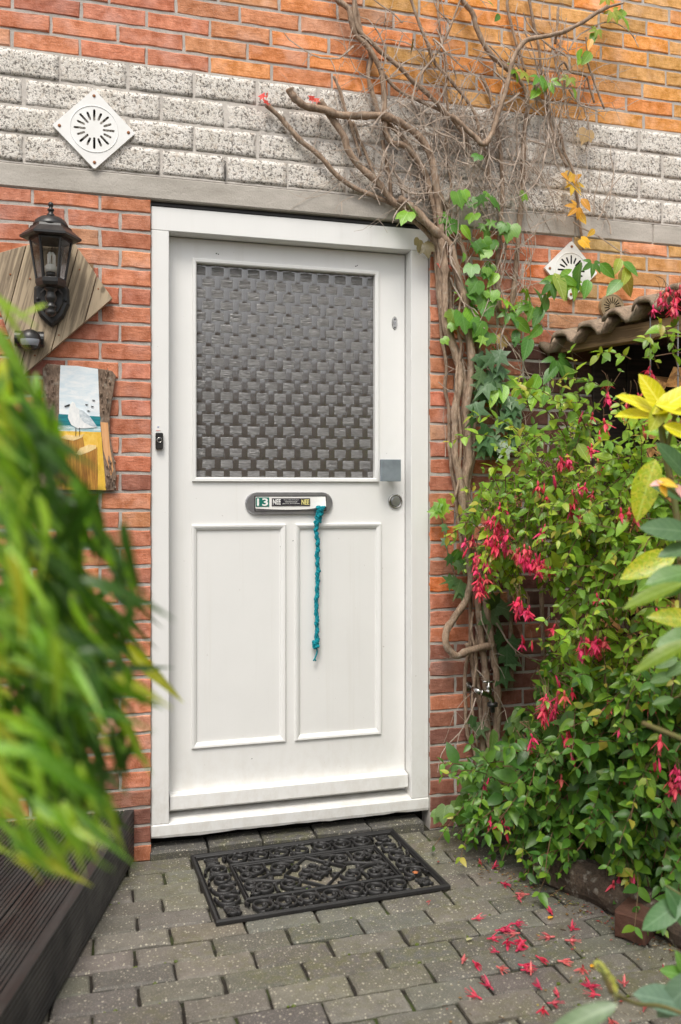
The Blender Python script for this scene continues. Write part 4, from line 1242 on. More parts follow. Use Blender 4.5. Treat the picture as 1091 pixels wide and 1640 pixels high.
# timber edging, soil bed, loose brick
e0, e1 = V((1.235, -.47, .04)), V((1.50, -1.28, .04))
m = MB(); pts = [e0.lerp(e1, i/16)+V((R.uniform(-.006, .006), R.uniform(-.006, .006), R.uniform(-.005, .005))) for i in range(17)]
m.tube([p-e0 for p in pts], [.062+R.uniform(-.006, .006) for _ in pts], 14, jit=.09)
eg = m.obj('timber_edging', M['log_bark'], None, loc=e0); tag(eg, 'rough brown log edging the planting bed under the flowering bush', 'log edging')
m = MB(); N_ = 14; vs, fs = [], []
for i in range(N_+1):
    for j in range(N_+1):
        a = e0.lerp(e1+ (e1-e0)*1.2, i/N_); a = a+V((.95, .34, 0))*(1.0*j/N_)+V((.03, .01, 0))
        vs.append((a.x, min(a.y, -.002), .035+.02*noise.noise(V((a.x*9, a.y*9, 0)))))
for i in range(N_):
    for j in range(N_): q = i*(N_+1)+j; fs.append((q, q+N_+1, q+N_+2, q+1))
m.add(vs, fs); tag(m.obj('planting_bed', M['soil']), 'dark soil of the planting bed', kind='structure')
m = MB(); vs, fs = brick_geo(.10, .062, R, .0015, .10, .004); m.add(vs, fs); lb_ = MB()
m.add([(x, y+.0, z) for x, y, z in vs[:len(vs)//3]], [tuple(range(len(vs)//3))[::-1]])
bo = m.obj('loose_brick', M['brick'], None, loc=tuple(G(984, 1500, .003)), rot=(.0, 0, math.radians(-55)), scl=(.85, 1.1, 1.15), color=(.085, .034, .020))  # dirty brick, its colour darkened further for shade under the bush
tag(bo, 'single reddish brown brick lying on the pavers against the log edging', 'brick')

# ================================================================== WALL TAP
tp = W(782, 1100, -.02); tu, tz = tp.x, W(770, 1110, 0).z
tap = thing('garden_tap', 'old chrome garden tap on the brick wall among the vine trunks', 'tap', (tu, 0, tz))
TY = -.105
q = lambda x, y, yy=TY: W(x, y, yy)
m = MB(); m.lathe([(.020, 0), (.020, .004), (.013, .008)], 18, mat=Matrix.Translation((q(768, 1109).x, -.002, q(768, 1109).z)) @ Matrix.Rotation(PI/2, 4, 'X')); m.obj('wall_flange', M['chrome'], tap, smooth=True)
b0 = q(770, 1109)
m = MB(); m.tube([(b0.x, .0, b0.z), (b0.x, TY+.01, b0.z)], .0105, 14); m.tube(smooth_path([b0, q(777, 1110), q(784, 1114), q(788, 1122), q(789, 1131)], 4), [.0125]*8+[.0115]*9, 14); m.obj('spout', M['chrome'], tap, smooth=True)
c1 = q(789, 1127)
m = MB(); m.lathe([(.011, .006), (.0195, .004), (.0195, -.009), (.012, -.011), (.009, -.013), (.009, -.030), (.0075, -.032)], 18, mat=Matrix.Translation(c1)); m.obj('hose_collar', M['black'], tap, smooth=True)
c2 = q(783, 1110)
m = MB(); m.lathe([(.0125, -.002), (.0125, .010), (.009, .014), (.0105, .018), (.0105, .026), (.006, .030), (.0045, .042)], 16, mat=Matrix.Translation(c2)); m.obj('bonnet', M['chrome'], tap, smooth=True)
m = MB(); c3 = c2+V((0, 0, .041)); m.tube([c3+V((-.021, .004, .002)), c3+V((-.008, .001, 0)), c3+V((.008, -.001, 0)), c3+V((.021, -.004, .002))], [.005, .0035, .0035, .005], 8); m.obj('tee_handle', M['chrome'], tap, smooth=True)
# ================================================================== LEAF SHAPES (base at origin, along +X, face +Z)
def leaf_geo(prof, L, wid, fold=.25, droop=.3, n=5, wav=0, rng=R, twist=0):
    vs = [(0, 0, 0)]; fs = []
    st = [(i+1)/(n+1) for i in range(n)]
    for t in st:
        w = prof(t)*wid*.5; x = L*t; z = -droop*L*t*t
        wv = wav*wid*rng.uniform(-1, 1)
        vs += [(x, -w, z+fold*w+wv), (x, 0, z), (x, w, z+fold*w-wv)]
    vs.append((L, 0, -droop*L))
    fs += [(0, 1, 2), (0, 2, 3)]
    for i in range(n-1):
        a = 1+3*i; fs += [(a, a+3, a+4, a+1), (a+1, a+4, a+5, a+2)]
    a = 1+3*(n-1); e = len(vs)-1; fs += [(a, e, a+1), (a+1, e, a+2)]
    return vs, fs
ovate = lambda t: (math.sin(PI*t**.72))**.85
lance = lambda t: (math.sin(PI*t**.55))**1.0
ellip = lambda t: (math.sin(PI*t**.9))**.7
def polyleaf(outl, L, curve=.18, cup=.12):
    """lobed leaf: outline points (angle deg, radius) round the leaf centre"""
    c = (L*.42, 0); vs = [(c[0], 0, .0)]; n = len(outl)
    for a, r in outl:
        x = c[0]+r*L*math.cos(math.radians(a)); y = r*L*math.sin(math.radians(a))
        vs.append((x, y, -curve*L*(r*r)*1.2+cup*abs(y)*.6))
    mids = []
    for i, (a, r) in enumerate(outl):
        p, q = vs[1+i], vs[0]; vs.append(((p[0]+q[0])/2, (p[1]+q[1])/2, -curve*L*r*r*.3+(.02*L if i % 2 else 0)))
    fs = []
    for i in range(n):
        j = (i+1) % n
        fs += [(1+i, 1+j, 1+n+j, 1+n+i), (1+n+i, 1+n+j, 0)]
    return vs, fs
IVY = [(0, .62), (18, .36), (30, .30), (52, .56), (75, .33), (100, .28), (128, .44), (160, .30), (180, .34), (200, .30), (232, .44), (260, .28), (285, .33), (308, .56), (330, .30), (342, .36)]
LOBE3 = [(0, .60), (12, .47), (24, .42), (34, .36), (50, .52), (66, .46), (88, .44), (115, .42), (145, .40), (172, .26), (180, .20), (188, .26), (215, .40), (245, .42), (272, .44), (294, .46), (310, .52), (326, .36), (336, .42), (348, .47)]
STAR = [(0, .72), (16, .30), (50, .58), (76, .24), (118, .46), (150, .22), (180, .28), (210, .22), (242, .46), (284, .24), (310, .58), (344, .30)]
def palmate(L, rng):
    vs, fs = [], []
    for a, k in ((0, 1), (48, .92), (-48, .92), (98, .66), (-98, .66)):
        v, f = leaf_geo(ovate, L*.62*k, L*.27*k, .2, .25, 4, .05, rng)
        m = Matrix.Rotation(math.radians(a), 4, 'Z'); o = len(vs)
        vs += [tuple(m @ V((x+L*.05, y, z))) for x, y, z in v]; fs += [tuple(i+o for i in q) for q in f]
    return vs, fs
def shapes(nm, fn, k, mat='leaf'):
    out = []
    for i in range(k):
        m = MB(); m.add(*fn()); out.append((m.mesh(nm, M[mat], True), m.v, m.f))
    return out
L_IVY = shapes('ivy_leaf', lambda: polyleaf([(a+R.uniform(-4, 4), r*R.uniform(.92, 1.08)) for a, r in IVY], 1, R.uniform(.05, .3)), 5)
L_STAR = shapes('ivy_leaf', lambda: polyleaf([(a+R.uniform(-4, 4), r*R.uniform(.92, 1.08)) for a, r in STAR], 1, R.uniform(.05, .25)), 4)
L_LOBE = shapes('creeper_leaf', lambda: polyleaf([(a+R.uniform(-3, 3), r*R.uniform(.93, 1.07)) for a, r in LOBE3], 1, R.uniform(.1, .35)), 5)
L_PALM = shapes('creeper_leaf', lambda: palmate(1, R), 4)
L_OV = shapes('leaf', lambda: leaf_geo(ovate, 1, R.uniform(.46, .58), R.uniform(.15, .4), R.uniform(.05, .35), 5, .02), 8)
L_LAN = shapes('bamboo_leaf', lambda: leaf_geo(lance, 1, R.uniform(.115, .165), .35, R.uniform(.15, .6), 7, .01), 8)
L_BIG = shapes('leaf', lambda: leaf_geo(ellip, 1, R.uniform(.40, .48), R.uniform(.2, .4), R.uniform(.1, .35), 7, .03), 4, 'laurel')
L_BIG2 = shapes('leaf', lambda: leaf_geo(ellip, 1, R.uniform(.24, .28), R.uniform(.15, .3), R.uniform(.1, .3), 7, .03), 2)
L_BIGP = shapes('leaf', lambda: leaf_geo(ellip, 1, R.uniform(.42, .52), R.uniform(.15, .3), R.uniform(.1, .3), 7, .03), 4)
G_MID = [(.10, .27, .032), (.085, .235, .030), (.125, .29, .032), (.07, .20, .030)]
G_BRIGHT = [(.17, .38, .025), (.21, .42, .03), (.15, .33, .03)]
G_IVY = [(.075, .165, .062), (.09, .19, .075), (.06, .14, .052), (.12, .21, .095)]
G_LIME = [(.24, .34, .045), (.28, .36, .05), (.20, .30, .05)]
G_YEL = [(.62, .36, .02), (.66, .42, .03), (.58, .30, .02)]
def put(parent, lib, p, axis, up, size, col, name=None):
    me = R.choice(lib)[0]
    return link(name or me.name.split('.')[0], me, parent, mat=frame_mat(p, axis, up) @ Matrix.Scale(size, 4), color=col)
def toward(p, k=1.0):
    return (CAM-V(p)).normalized()*k
def facing(p, spread=.5, up=.5):
    n = V((0, -1, 0))*.8+V((0, 0, up))+V((R.gauss(0, spread), R.gauss(0, spread), R.gauss(0, spread)))
    return n.normalized()
def jcol(pal): return vary(R, pal)

# ================================================================== CLIMBING VINE
vine = thing('climbing_vine', 'bare woody climbing vine with some green and yellow leaves beside the door', 'vine', (1.26, -.06, 0))
def stem(pts, r, y=-.03, y2=None, mat='bark', par=None, nm='stem', taper=(1, 1), sub=4, n=7, wob=.004, jit=.14):
    par = par or vine
    k = len(pts); y2 = y if y2 is None else y2
    P = [W(a, b, y+(y2-y)*i/max(1, k-1)) for i, (a, b) in enumerate(pts)]
    P = smooth_path(P, sub); sd = R.uniform(0, 50)
    P = [p+V((noise.noise(V((i*.35, sd, 0))), noise.noise(V((i*.35, sd, 9))), noise.noise(V((i*.35, sd, 20)))*.4))*wob for i, p in enumerate(P)]
    P = [V((p.x, min(p.y, -.005), p.z)) for p in P]
    kk = len(P)-1
    rad = [r/440*(taper[0]+(taper[1]-taper[0])*i/kk)*(1+.16*noise.noise(V((i*.5, sd, 33)))+(.22 if R.random() < .05 else 0)) for i in range(kk+1)]
    m = MB(); m.tube(P, rad, n, jit=jit)
    return m.obj(nm, M[mat], par, smooth=True), P
STEMS = []
def S_(pts, r, y=-.03, y2=None, **k):
    o, P = stem(pts, r, y, y2, **k); STEMS.append(P)
S_([(535, -20), (540, 0), (558, 15), (568, 51), (591, 77), (608, 108), (614, 128), (616, 180), (617, 210), (627, 228), (648, 234), (666, 253), (684, 285), (694, 330), (700, 360)], 4.5, -.045)
S_([(562, -20), (568, 0), (578, 51), (595, 90), (589, 123), (599, 159), (612, 190), (640, 215), (672, 262), (690, 320)], 3.6, -.03)
S_([(567, -10), (571, 41), (599, 72), (630, 100), (663, 131), (699, 164), (725, 192), (742, 214), (752, 240)], 3.4, -.05)
S_([(608, 108), (614, 118), (637, 144), (673, 162), (704, 177), (735, 195), (761, 218), (775, 231)], 2.8, -.035)
S_([(655, -20), (658, 0), (668, 28), (684, 69), (699, 103), (725, 133), (750, 164), (763, 190), (768, 218), (778, 250), (785, 300)], 2.6, -.04)
S_([(702, -20), (702, 31), (709, 74), (715, 103), (714, 140), (718, 180), (714, 240), (722, 300), (716, 360)], 2.0, -.02)
S_([(735, -20), (740, 0), (758, 23), (766, 51), (786, 87), (812, 110), (828, 122)], 4.5, -.04)
S_([(972, 11), (950, 24), (935, 35), (905, 50), (880, 57), (850, 62), (832, 75), (821, 98), (817, 122), (807, 154), (794, 195), (786, 218), (774, 231), (762, 220), (745, 205), (722, 185)], 3.6, -.085, taper=(1.0, 1.25))
S_([(968, 14), (985, 8), (998, 5)], 2.2, -.085)
S_([(463, 142), (468, 152), (475, 160), (489, 170), (515, 175), (543, 184), (580, 186), (612, 185), (646, 199), (672, 220), (688, 245), (698, 290), (704, 340), (707, 384), (711, 410), (713, 439), (712, 480), (713, 519), (723, 548), (735, 587), (736, 617), (729, 656), (728, 685), (729, 724), (735, 765), (742, 810), (748, 860), (752, 905), (754, 930), (745, 963), (727, 990), (715, 1012), (716, 1034), (729, 1050), (749, 1043), (773, 1036), (790, 1034)], 5.8, -.055, -.07, n=9)
S_([(512, 162), (532, 188), (552, 222), (558, 242), (580, 270), (609, 296), (631, 324), (663, 343), (688, 362), (703, 392), (705, 430), (706, 467), (709, 503), (717, 531), (730, 560), (742, 600), (744, 660), (746, 734), (744, 790), (752, 860), (760, 930), (764, 960), (769, 1001), (773, 1045), (778, 1077), (779, 1143), (786, 1209), (790, 1290)], 5.6, -.04, -.045, n=8)
S_([(427, 168), (452, 191), (478, 222), (512, 250), (538, 279), (560, 296), (595, 313), (629, 327), (655, 348), (684, 372), (700, 400), (704, 430)], 3.8, -.025)
S_([(640, 318), (664, 335), (684, 357), (704, 377), (722, 393), (728, 423), (737, 457), (746, 485), (750, 525), (754, 578), (752, 617), (747, 656), (749, 695), (751, 734), (744, 773), (744, 830), (756, 880), (772, 930), (780, 979), (787, 1029), (793, 1066), (796, 1099), (797, 1143), (796, 1187), (800, 1240), (803, 1310)], 6.2, -.065, -.05, n=9)
S_([(700, 300), (715, 340), (735, 380), (750, 430), (757, 480), (760, 531), (768, 568), (769, 607), (769, 650), (759, 681), (758, 714), (756, 743), (750, 775), (752, 840), (762, 900)], 4.2, -.03)
S_([(690, 360), (695, 400), (700, 440), (702, 480), (708, 538), (715, 587), (713, 620), (719, 656), (719, 704), (721, 734), (728, 773), (734, 830), (742, 890)], 3.0, -.025)
S_([(718, 420), (722, 500), (727, 558), (741, 589), (747, 607), (743, 675), (745, 734), (736, 800), (742, 860), (752, 930), (754, 1020), (756, 1066), (762, 1110), (771, 1143), (775, 1187), (778, 1260)], 3.4, -.02)
S_([(748, 1030), (749, 1047), (745, 1088), (746, 1132), (749, 1176), (762, 1209), (768, 1290)], 3.2, -.03)
S_([(768, 940), (766, 1000), (762, 1060), (768, 1120), (772, 1180), (770, 1280)], 4.0, -.02)
S_([(758, 980), (755, 1010), (764, 1060), (756, 1130), (766, 1200)], 2.4, -.045)
S_([(740, 470), (733, 520), (738, 560), (730, 620), (738, 690), (736, 760), (728, 800)], 2.2, -.07)
S_([(815, 880), (816, 930), (817, 968), (819, 1020), (818, 1100)], 4.2, -.03)
S_([(866, 930), (868, 980), (870, 1050)], 3.6, -.03)
S_([(770, 120), (790, 170), (800, 230), (805, 300), (802, 370), (796, 430), (800, 500)], 4.2, -.02, taper=(.7, 1))
S_([(828, 122), (845, 160), (838, 230), (836, 300), (832, 360), (826, 430), (818, 500)], 4.6, -.015, taper=(.7, 1))
S_([(893, 200), (905, 245), (917, 272), (924, 310), (928, 350), (935, 400)], 2.6, -.02)
S_([(860, 60), (868, 120), (880, 190), (893, 235), (908, 268)], 2.2, -.03)
S_([(893, 110), (903, 100), (915, 116), (938, 122), (945, 140), (952, 165)], 1.8, -.05)
S_([(938, 60), (942, 100), (955, 140), (968, 175)], 1.8, -.05)
S_([(815, -10), (812, 10), (822, 50), (833, 90), (842, 115)], 2.4, -.02)
S_([(845, -10), (852, 20), (858, 50), (866, 58)], 2.6, -.02)
S_([(895, 12), (893, 40), (888, 70)], 2.4, -.07)
S_([(740, -10), (725, 35), (706, 75), (690, 100), (676, 118), (668, 145)], 1.8, -.05)
S_([(612, 225), (620, 260), (624, 290), (626, 325)], 3.2, -.02)
S_([(564, 195), (575, 220), (592, 262), (605, 300)], 2.4, -.02)
S_([(535, 122), (546, 150), (552, 172), (565, 210), (578, 250)], 2.4, -.02)
# thin wiry twigs: counted by nobody
tw = MB()
def twig(px, py, ang, L, r, y):
    pts = []; trail = []; a = ang; x, yy = px, py; n = max(4, int(L/14)); d = y
    c = R.gauss(0, .10)
    for i in range(n+1):
        pts.append(W(x, yy, min(-.006, d))); trail.append((x, yy)); a += R.gauss(0, .20)+c; x += math.cos(a)*L/n; yy += math.sin(a)*L/n; d += R.gauss(0, .006)
    if any(a_ < 697 and b_ > 372 for a_, b_ in trail): return
    if any(868 < a_ < 962 and 385 < b_ < 480 for a_, b_ in trail): return
    tw.tube(pts, [r/440*(1-.6*i/n) for i in range(n+1)], 4, cap=False)
    if r > .6:
        for q_ in range(R.randint(1, 3)):
            i0 = R.randrange(1, n); p = pts[i0]; s_ = V((R.uniform(-.05, .05), -R.uniform(0, .02), R.uniform(-.08, .03)))
            tw.tube([p, p+s_*.5+V((0, 0, .006)), p+s_], [r/440*.6, r/440*.45, r/440*.25], 4, cap=False)
HUBS = [(760, 210, 60, 60, 46), (830, 190, 55, 75, 46), (880, 170, 45, 70, 40), (690, 290, 40, 60, 36), (790, 290, 65, 60, 36), (850, 270, 40, 50, 22), (740, 340, 50, 60, 30), (900, 110, 35, 50, 36), (640, 230, 50, 40, 30), (600, 130, 40, 60, 26), (700, 90, 50, 70, 30), (820, 400, 40, 50, 26), (725, 600, 18, 150, 26), (766, 1080, 14, 100, 20), (940, 320, 40, 60, 22), (800, 470, 40, 60, 22), (850, 420, 20, 40, 6)]
for hx, hy, sx, sy, k in HUBS:
    for _ in range(k):
        twig(hx+R.gauss(0, sx*.7), hy+R.gauss(0, sy*.7), R.choice((PI/2, -PI/2, PI/2))+R.gauss(0, .55), R.uniform(40, 150), R.choice((.55, .7, .9, 1.2, 1.7))*R.uniform(.85, 1.15), -R.uniform(.012, .09))
for _ in range(46): twig(R.uniform(560, 940), R.uniform(60, 330), R.choice((0, PI))+R.gauss(0, .5), R.uniform(40, 130), R.uniform(.4, .9), -R.uniform(.012, .08))
for _ in range(16): twig(R.uniform(470, 640), R.uniform(150, 300), R.uniform(0, 2*PI), R.uniform(30, 110), R.uniform(.35, .8), -R.uniform(.012, .04))
for _ in range(14): twig(R.uniform(820, 900), R.uniform(540, 680), R.uniform(.8, 2.2), R.uniform(40, 120), R.uniform(.4, .7), -R.uniform(.02, .06))
for P in STEMS[9:16]:
    for _ in range(9):
        p = R.choice(P); tw.tube([p, p+V((R.uniform(-.012, .012), -R.uniform(.004, .014), R.uniform(-.02, .02))), p+V((R.uniform(-.03, .03), -R.uniform(.0, .02), R.uniform(-.035, .035)))], [.0014, .0011, .0006], 4, cap=False)
tag(tw.obj('twigs', M['twig'], vine), kind='stuff')
def wl(lib, x, y, s, pal, d=-.07, ang=None, spread=.35, up=.45, par=None, nm=None):
    """a leaf whose blade is centred on the pixel; s = length in photo pixels; ang = direction of its tip on the picture (degrees, clockwise from right)"""
    p = W(x, y, d); a = math.radians(ang if ang is not None else R.uniform(40, 140))
    ax = V((math.cos(a), R.uniform(-.5, -.1), -math.sin(a)))
    n = facing(p, spread, up)
    L = s/430
    axn = ax.normalized()
    return put(par or vine, lib, p-axn*L*.45, ax, n, L, jcol(pal), nm)
for x, y, s, pal, lib in [(735, 316, 40, G_MID, L_LOBE), (757, 346, 34, G_BRIGHT, L_LOBE), (763, 396, 42, G_MID, L_LOBE), (722, 358, 46, G_MID, L_LOBE), (712, 348, 30, G_MID, L_LOBE), (778, 404, 30, G_BRIGHT, L_LOBE), (793, 322, 40, G_MID, L_LOBE), (817, 368, 46, G_MID, L_LOBE), (806, 362, 30, G_MID, L_LOBE),
    (776, 478, 56, G_MID, L_LOBE), (762, 455, 42, G_MID, L_LOBE), (756, 430, 36, G_MID, L_LOBE), (785, 446, 34, G_BRIGHT, L_LOBE), (742, 512, 52, G_MID, L_LOBE), (756, 505, 44, G_BRIGHT, L_LOBE), (725, 508, 40, G_LIME, L_LOBE), (768, 522, 44, G_MID, L_LOBE), (781, 500, 30, G_MID, L_LOBE),
    (650, 345, 40, G_BRIGHT, L_LOBE), (662, 333, 30, G_MID, L_LOBE), (780, 372, 34, G_MID, L_LOBE), (744, 310, 26, G_BRIGHT, L_LOBE), (822, 490, 52, G_BRIGHT, L_PALM), (850, 506, 56, G_MID, L_PALM), (836, 520, 44, G_MID, L_OV), (860, 530, 40, G_MID, L_OV), (844, 555, 52, G_MID, L_OV), (826, 540, 36, G_MID, L_OV), (812, 512, 40, G_MID, L_PALM),
    (826, 632, 64, G_BRIGHT, L_PALM), (806, 628, 40, G_BRIGHT, L_OV), (858, 612, 46, G_BRIGHT, L_OV), (872, 632, 44, G_MID, L_OV), (855, 638, 44, G_BRIGHT, L_OV), (905, 598, 72, G_MID, L_PALM), (882, 598, 46, G_MID, L_OV), (790, 635, 40, G_BRIGHT, L_OV), (840, 616, 40, G_BRIGHT, L_OV),
    (830, 124, 46, G_BRIGHT, L_PALM), (846, 126, 40, G_LIME, L_PALM), (870, 136, 44, G_MID, L_PALM), (884, 142, 40, G_BRIGHT, L_PALM), (858, 148, 34, G_BRIGHT, L_OV), (910, 132, 36, G_LIME, L_PALM), (920, 146, 30, G_BRIGHT, L_OV), (940, 92, 36, G_BRIGHT, L_OV), (928, 86, 26, G_BRIGHT, L_OV), (930, 98, 26, G_BRIGHT, L_OV),
    (955, 55, 32, G_LIME, L_PALM), (945, 70, 26, G_YEL, L_OV), (996, 22, 34, G_BRIGHT, L_OV), (988, 30, 40, G_LIME, L_PALM), (1002, 34, 34, G_BRIGHT, L_OV), (975, 5, 38, G_LIME, L_PALM), (950, 60, 30, G_MID, L_OV), (765, 250, 26, G_MID, L_LOBE), (785, 4, 20, G_MID, L_OV), (797, 28, 20, G_MID, L_OV),
    (915, 282, 34, G_YEL, L_LOBE), (928, 305, 40, G_YEL, L_PALM), (938, 326, 30, G_YEL, L_OV), (916, 340, 40, G_YEL, L_PALM), (932, 348, 28, G_YEL, L_OV), (936, 387, 30, G_YEL, L_LOBE), (926, 283, 22, G_YEL, L_OV), (905, 282, 22, G_YEL, L_OV), (948, 372, 22, G_YEL, L_OV),
    (905, 468, 70, G_BRIGHT, L_PALM), (922, 470, 56, G_BRIGHT, L_PALM), (897, 455, 56, G_LIME, L_OV), (925, 438, 56, G_MID, L_OV), (950, 436, 44, G_MID, L_PALM), (972, 432, 40, G_MID, L_OV), (985, 458, 46, G_MID, L_OV), (1003, 440, 44, G_LIME, L_OV), (1010, 428, 40, G_MID, L_OV), (872, 486, 50, G_MID, L_OV), (865, 475, 48, G_MID, L_OV), (850, 480, 46, G_BRIGHT, L_PALM), (862, 505, 44, G_MID, L_OV), (940, 460, 40, G_MID, L_OV), (990, 424, 36, G_LIME, L_OV), (888, 470, 50, G_MID, L_PALM), (830, 500, 46, G_MID, L_PALM)]:
    d = -.10 if x > 840 and y > 400 and x < 960 else -R.uniform(.06, .11)
    if x > 880 and 410 < y < 530: d = -.13
    wl(lib, x, y, s*.88, pal, d)
for _ in range(34):
    x, y = R.gauss(766, 26), R.uniform(300, 560)
    if x < 700 or R.random() < .15: x = R.uniform(740, 830)
    wl(R.choice((L_LOBE, L_LOBE, L_STAR, L_OV)), x, y, R.uniform(16, 32), R.choice((G_MID, G_MID, G_BRIGHT)), -R.uniform(.05, .11))
for x, y, c, s in ((420, 154, (.60, .05, .03), 15), (428, 152, (.66, .07, .03), 14), (426, 163, (.55, .05, .03), 15), (499, 157, (.60, .06, .03), 15), (507, 160, (.66, .08, .03), 14), (704, 425, (.62, .12, .09), 16), (713, 424, (.66, .16, .12), 16), (719, 427, (.60, .14, .10), 13), (722, 359, (.60, .2, .10), 14), (728, 521, (.55, .22, .02), 34), (682, 396, (.14, .12, .05), 34), (672, 390, (.16, .13, .06), 28), (660, 74, (.16, .12, .03), 26), (805, 545, (.60, .48, .2), 30), (938, 215, (.52, .34, .16), 34), (1003, 450, (.20, .19, .03), 50)):
    wl(L_STAR if s < 20 else L_LOBE if s < 40 else L_OV, x, y, s, [c], -.05, R.uniform(60, 120), .6, .2)
# ivy on the wall behind
ivy = thing('ivy_plant', 'dark green ivy with pale veined leaves climbing beside the vine trunks', 'ivy', (1.27, -.03, .5))
for pts, r in (([(703, 812), (712, 850), (716, 880), (726, 915), (736, 945)], 1.2), ([(785, 590), (792, 640), (800, 690), (796, 740)], 1.6), ([(815, 1090), (800, 1040), (790, 990), (780, 960)], 1.5), ([(770, 1290), (764, 1215), (768, 1160)], 1.4)):
    stem(pts, r, -.02, -.03, 'bark', ivy)
IV = [(735, 938, 44, L_STAR, 120), (722, 930, 34, L_STAR, 170), (736, 905, 34, L_STAR, 60), (742, 952, 30, L_IVY, 100), (720, 895, 24, L_IVY, 120), (714, 868, 22, L_IVY, 90), (712, 845, 20, L_IVY, 70), (786, 985, 58, L_STAR, 100), (806, 974, 46, L_STAR, 20), (800, 1022, 40, L_STAR, 140), (812, 1048, 52, L_STAR, 95), (822, 1030, 36, L_STAR, 30), (806, 1082, 44, L_IVY, 80), (792, 964, 40, L_IVY, 250), (768, 1166, 38, L_STAR, 60), (757, 1155, 28, L_IVY, 110), (770, 1212, 38, L_STAR, 120), (820, 1060, 36, L_IVY, 20)]
for x, y, s, lib, a in IV: wl(lib, x, y, s*.98, G_IVY, -.06, a, .25, .35, ivy)
for _ in range(64):
    x, y = R.uniform(768, 832), R.uniform(568, 730)
    if x > 805 and y < 640: continue
    wl(R.choice((L_IVY, L_STAR)), x, y, R.uniform(24, 40), G_IVY, -R.uniform(.02, .10), None, .3, .5, ivy)
for x, y in ((765, 655), (776, 690), (758, 668), (770, 600), (778, 618), (785, 575), (800, 570)): wl(L_STAR, x, y, 44, G_IVY, -.10, None, .3, .4, ivy)
for x, y in ((700, 812), (705, 822), (712, 814), (696, 820), (709, 806)): wl(L_IVY, x, y, 24, G_BRIGHT, -.045, None, .3, .4, ivy)
for x, y in ((733, 898), (728, 890), (741, 893)): wl(L_OV, x, y, 30, G_MID, -.05, None, .3, .4, ivy)

# ================================================================== FUCHSIA BUSH
bush = thing('fuchsia_bush', 'large arching fuchsia bush full of red hanging flowers before the firewood', 'bush', (1.62, -.62, .02))
MASK = [(755, 800), (778, 752), (815, 722), (850, 694), (905, 684), (940, 664), (985, 640), (1015, 660), (1040, 720), (1110, 720), (1110, 1500), (1065, 1440), (1000, 1415), (930, 1440), (880, 1425), (835, 1370), (800, 1335), (770, 1290), (765, 1240), (815, 1190), (845, 1130), (852, 1075), (885, 1020), (885, 935), (850, 905), (785, 892), (760, 865)]
def inpoly(x, y, P):
    c = False
    for i in range(len(P)):
        (x1, y1), (x2, y2) = P[i], P[i-1]
        if (y1 > y) != (y2 > y) and x < (x2-x1)*(y-y1)/(y2-y1)+x1: c = not c
    return c
def zfront(x, y):
    t = (x-760)/331
    z = 3.10-.62*t
    if y < 760: z += .16*(760-y)/200
    b = (y-1000)/420
    return z-.10*(1-b*b)
fol = MB(); nleaf = [0]; cand = []
def add_leaf(p, ax, up, L, col): cand.append((p, ax, up, L, col))
BR = MB()
GAPS = [(905, 868, 24), (925, 900, 22), (1005, 960, 34), (1040, 905, 20), (1010, 1000, 24), (985, 980, 18), (850, 960, 36), (860, 1020, 28), (1025, 640, 60), (1070, 640, 60), (1000, 690, 34), (960, 700, 18)]
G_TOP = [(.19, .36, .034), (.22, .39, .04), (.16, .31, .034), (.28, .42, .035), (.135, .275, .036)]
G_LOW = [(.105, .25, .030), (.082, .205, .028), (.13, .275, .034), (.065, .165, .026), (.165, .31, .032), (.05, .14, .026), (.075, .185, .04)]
G_TIP = [(.28, .39, .04), (.33, .41, .05), (.38, .36, .06)]
ROOT = V((1.66, -.62, .03))
def spray(p, d, L, n, size, pal, tip):
    pts = []; q = V(p); v = V(d).normalized()
    for i in range(n+1):
        pts.append(q.copy()); q = q+v*(L/n); v = (v+V((R.gauss(0, .10), R.gauss(0, .10), -.10))).normalized()
    BR.tube(pts, [.0016*(1-.6*i/n)+.0004 for i in range(n+1)], 4, cap=False)
    a0 = R.uniform(0, PI)
    for i in range(1, n+1):
        v = (pts[i]-pts[i-1]).normalized(); a = a0+(i % 2)*PI/2
        s1 = v.orthogonal().normalized(); s2 = v.cross(s1)
        for k in (0, 1):
            side = s1*math.cos(a+k*PI)+s2*math.sin(a+k*PI)
            ax = (v*.55+side*.9+V((0, -.10, -.18))).normalized()
            up = V((R.gauss(-.15, .3), -.55+R.gauss(0, .3), .8+R.gauss(0, .25)))
            sz = size*R.choice((.62, .8, 1.0, 1.0, 1.25, 1.45))*R.uniform(.9, 1.1)*(1 if i < n-1 else .62)
            add_leaf(pts[i], ax, up, sz, jcol(tip if i >= n-1 and R.random() < .7 else pal))
    return pts
SPR = []
tries = 0
while len(SPR) < 960 and tries < 40000:
    tries += 1
    x, y = R.uniform(745, 1130), R.uniform(540, 1450)
    if not inpoly(x, y, MASK): continue
    if any((x-a)**2+(y-b)**2 < r*r for a, b, r in GAPS) and R.random() < .985: continue
    if 890 < x < 1000 and 860 < y < 990 and R.random() < .25: continue
    low = y > 1080
    zz = zfront(x, y)+R.random()**1.3*.42
    p = D(x, y, zz)
    if p.y > -.05 or p.z < .05: continue
    rel = (p-S0).dot(sev)
    if rel > -.04 and p.z > .1: p = p-sev*(rel+.04+R.random()*.1)
    d = V((R.gauss(-.25, .6), R.gauss(-.35, .45), R.gauss(-.35, .5)))
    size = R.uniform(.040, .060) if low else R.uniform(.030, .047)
    lightx = .35 if not low else -.08
    if x < 915 and 880 < y < 1190: d.x = abs(d.x)*.6
    P = spray(p, d, R.uniform(.12, .26), R.randint(4, 7), size, (G_LOW if low else G_TOP), G_TIP if R.random() < lightx+.2 else (G_LOW if low else G_TOP)); SPR.append(P)
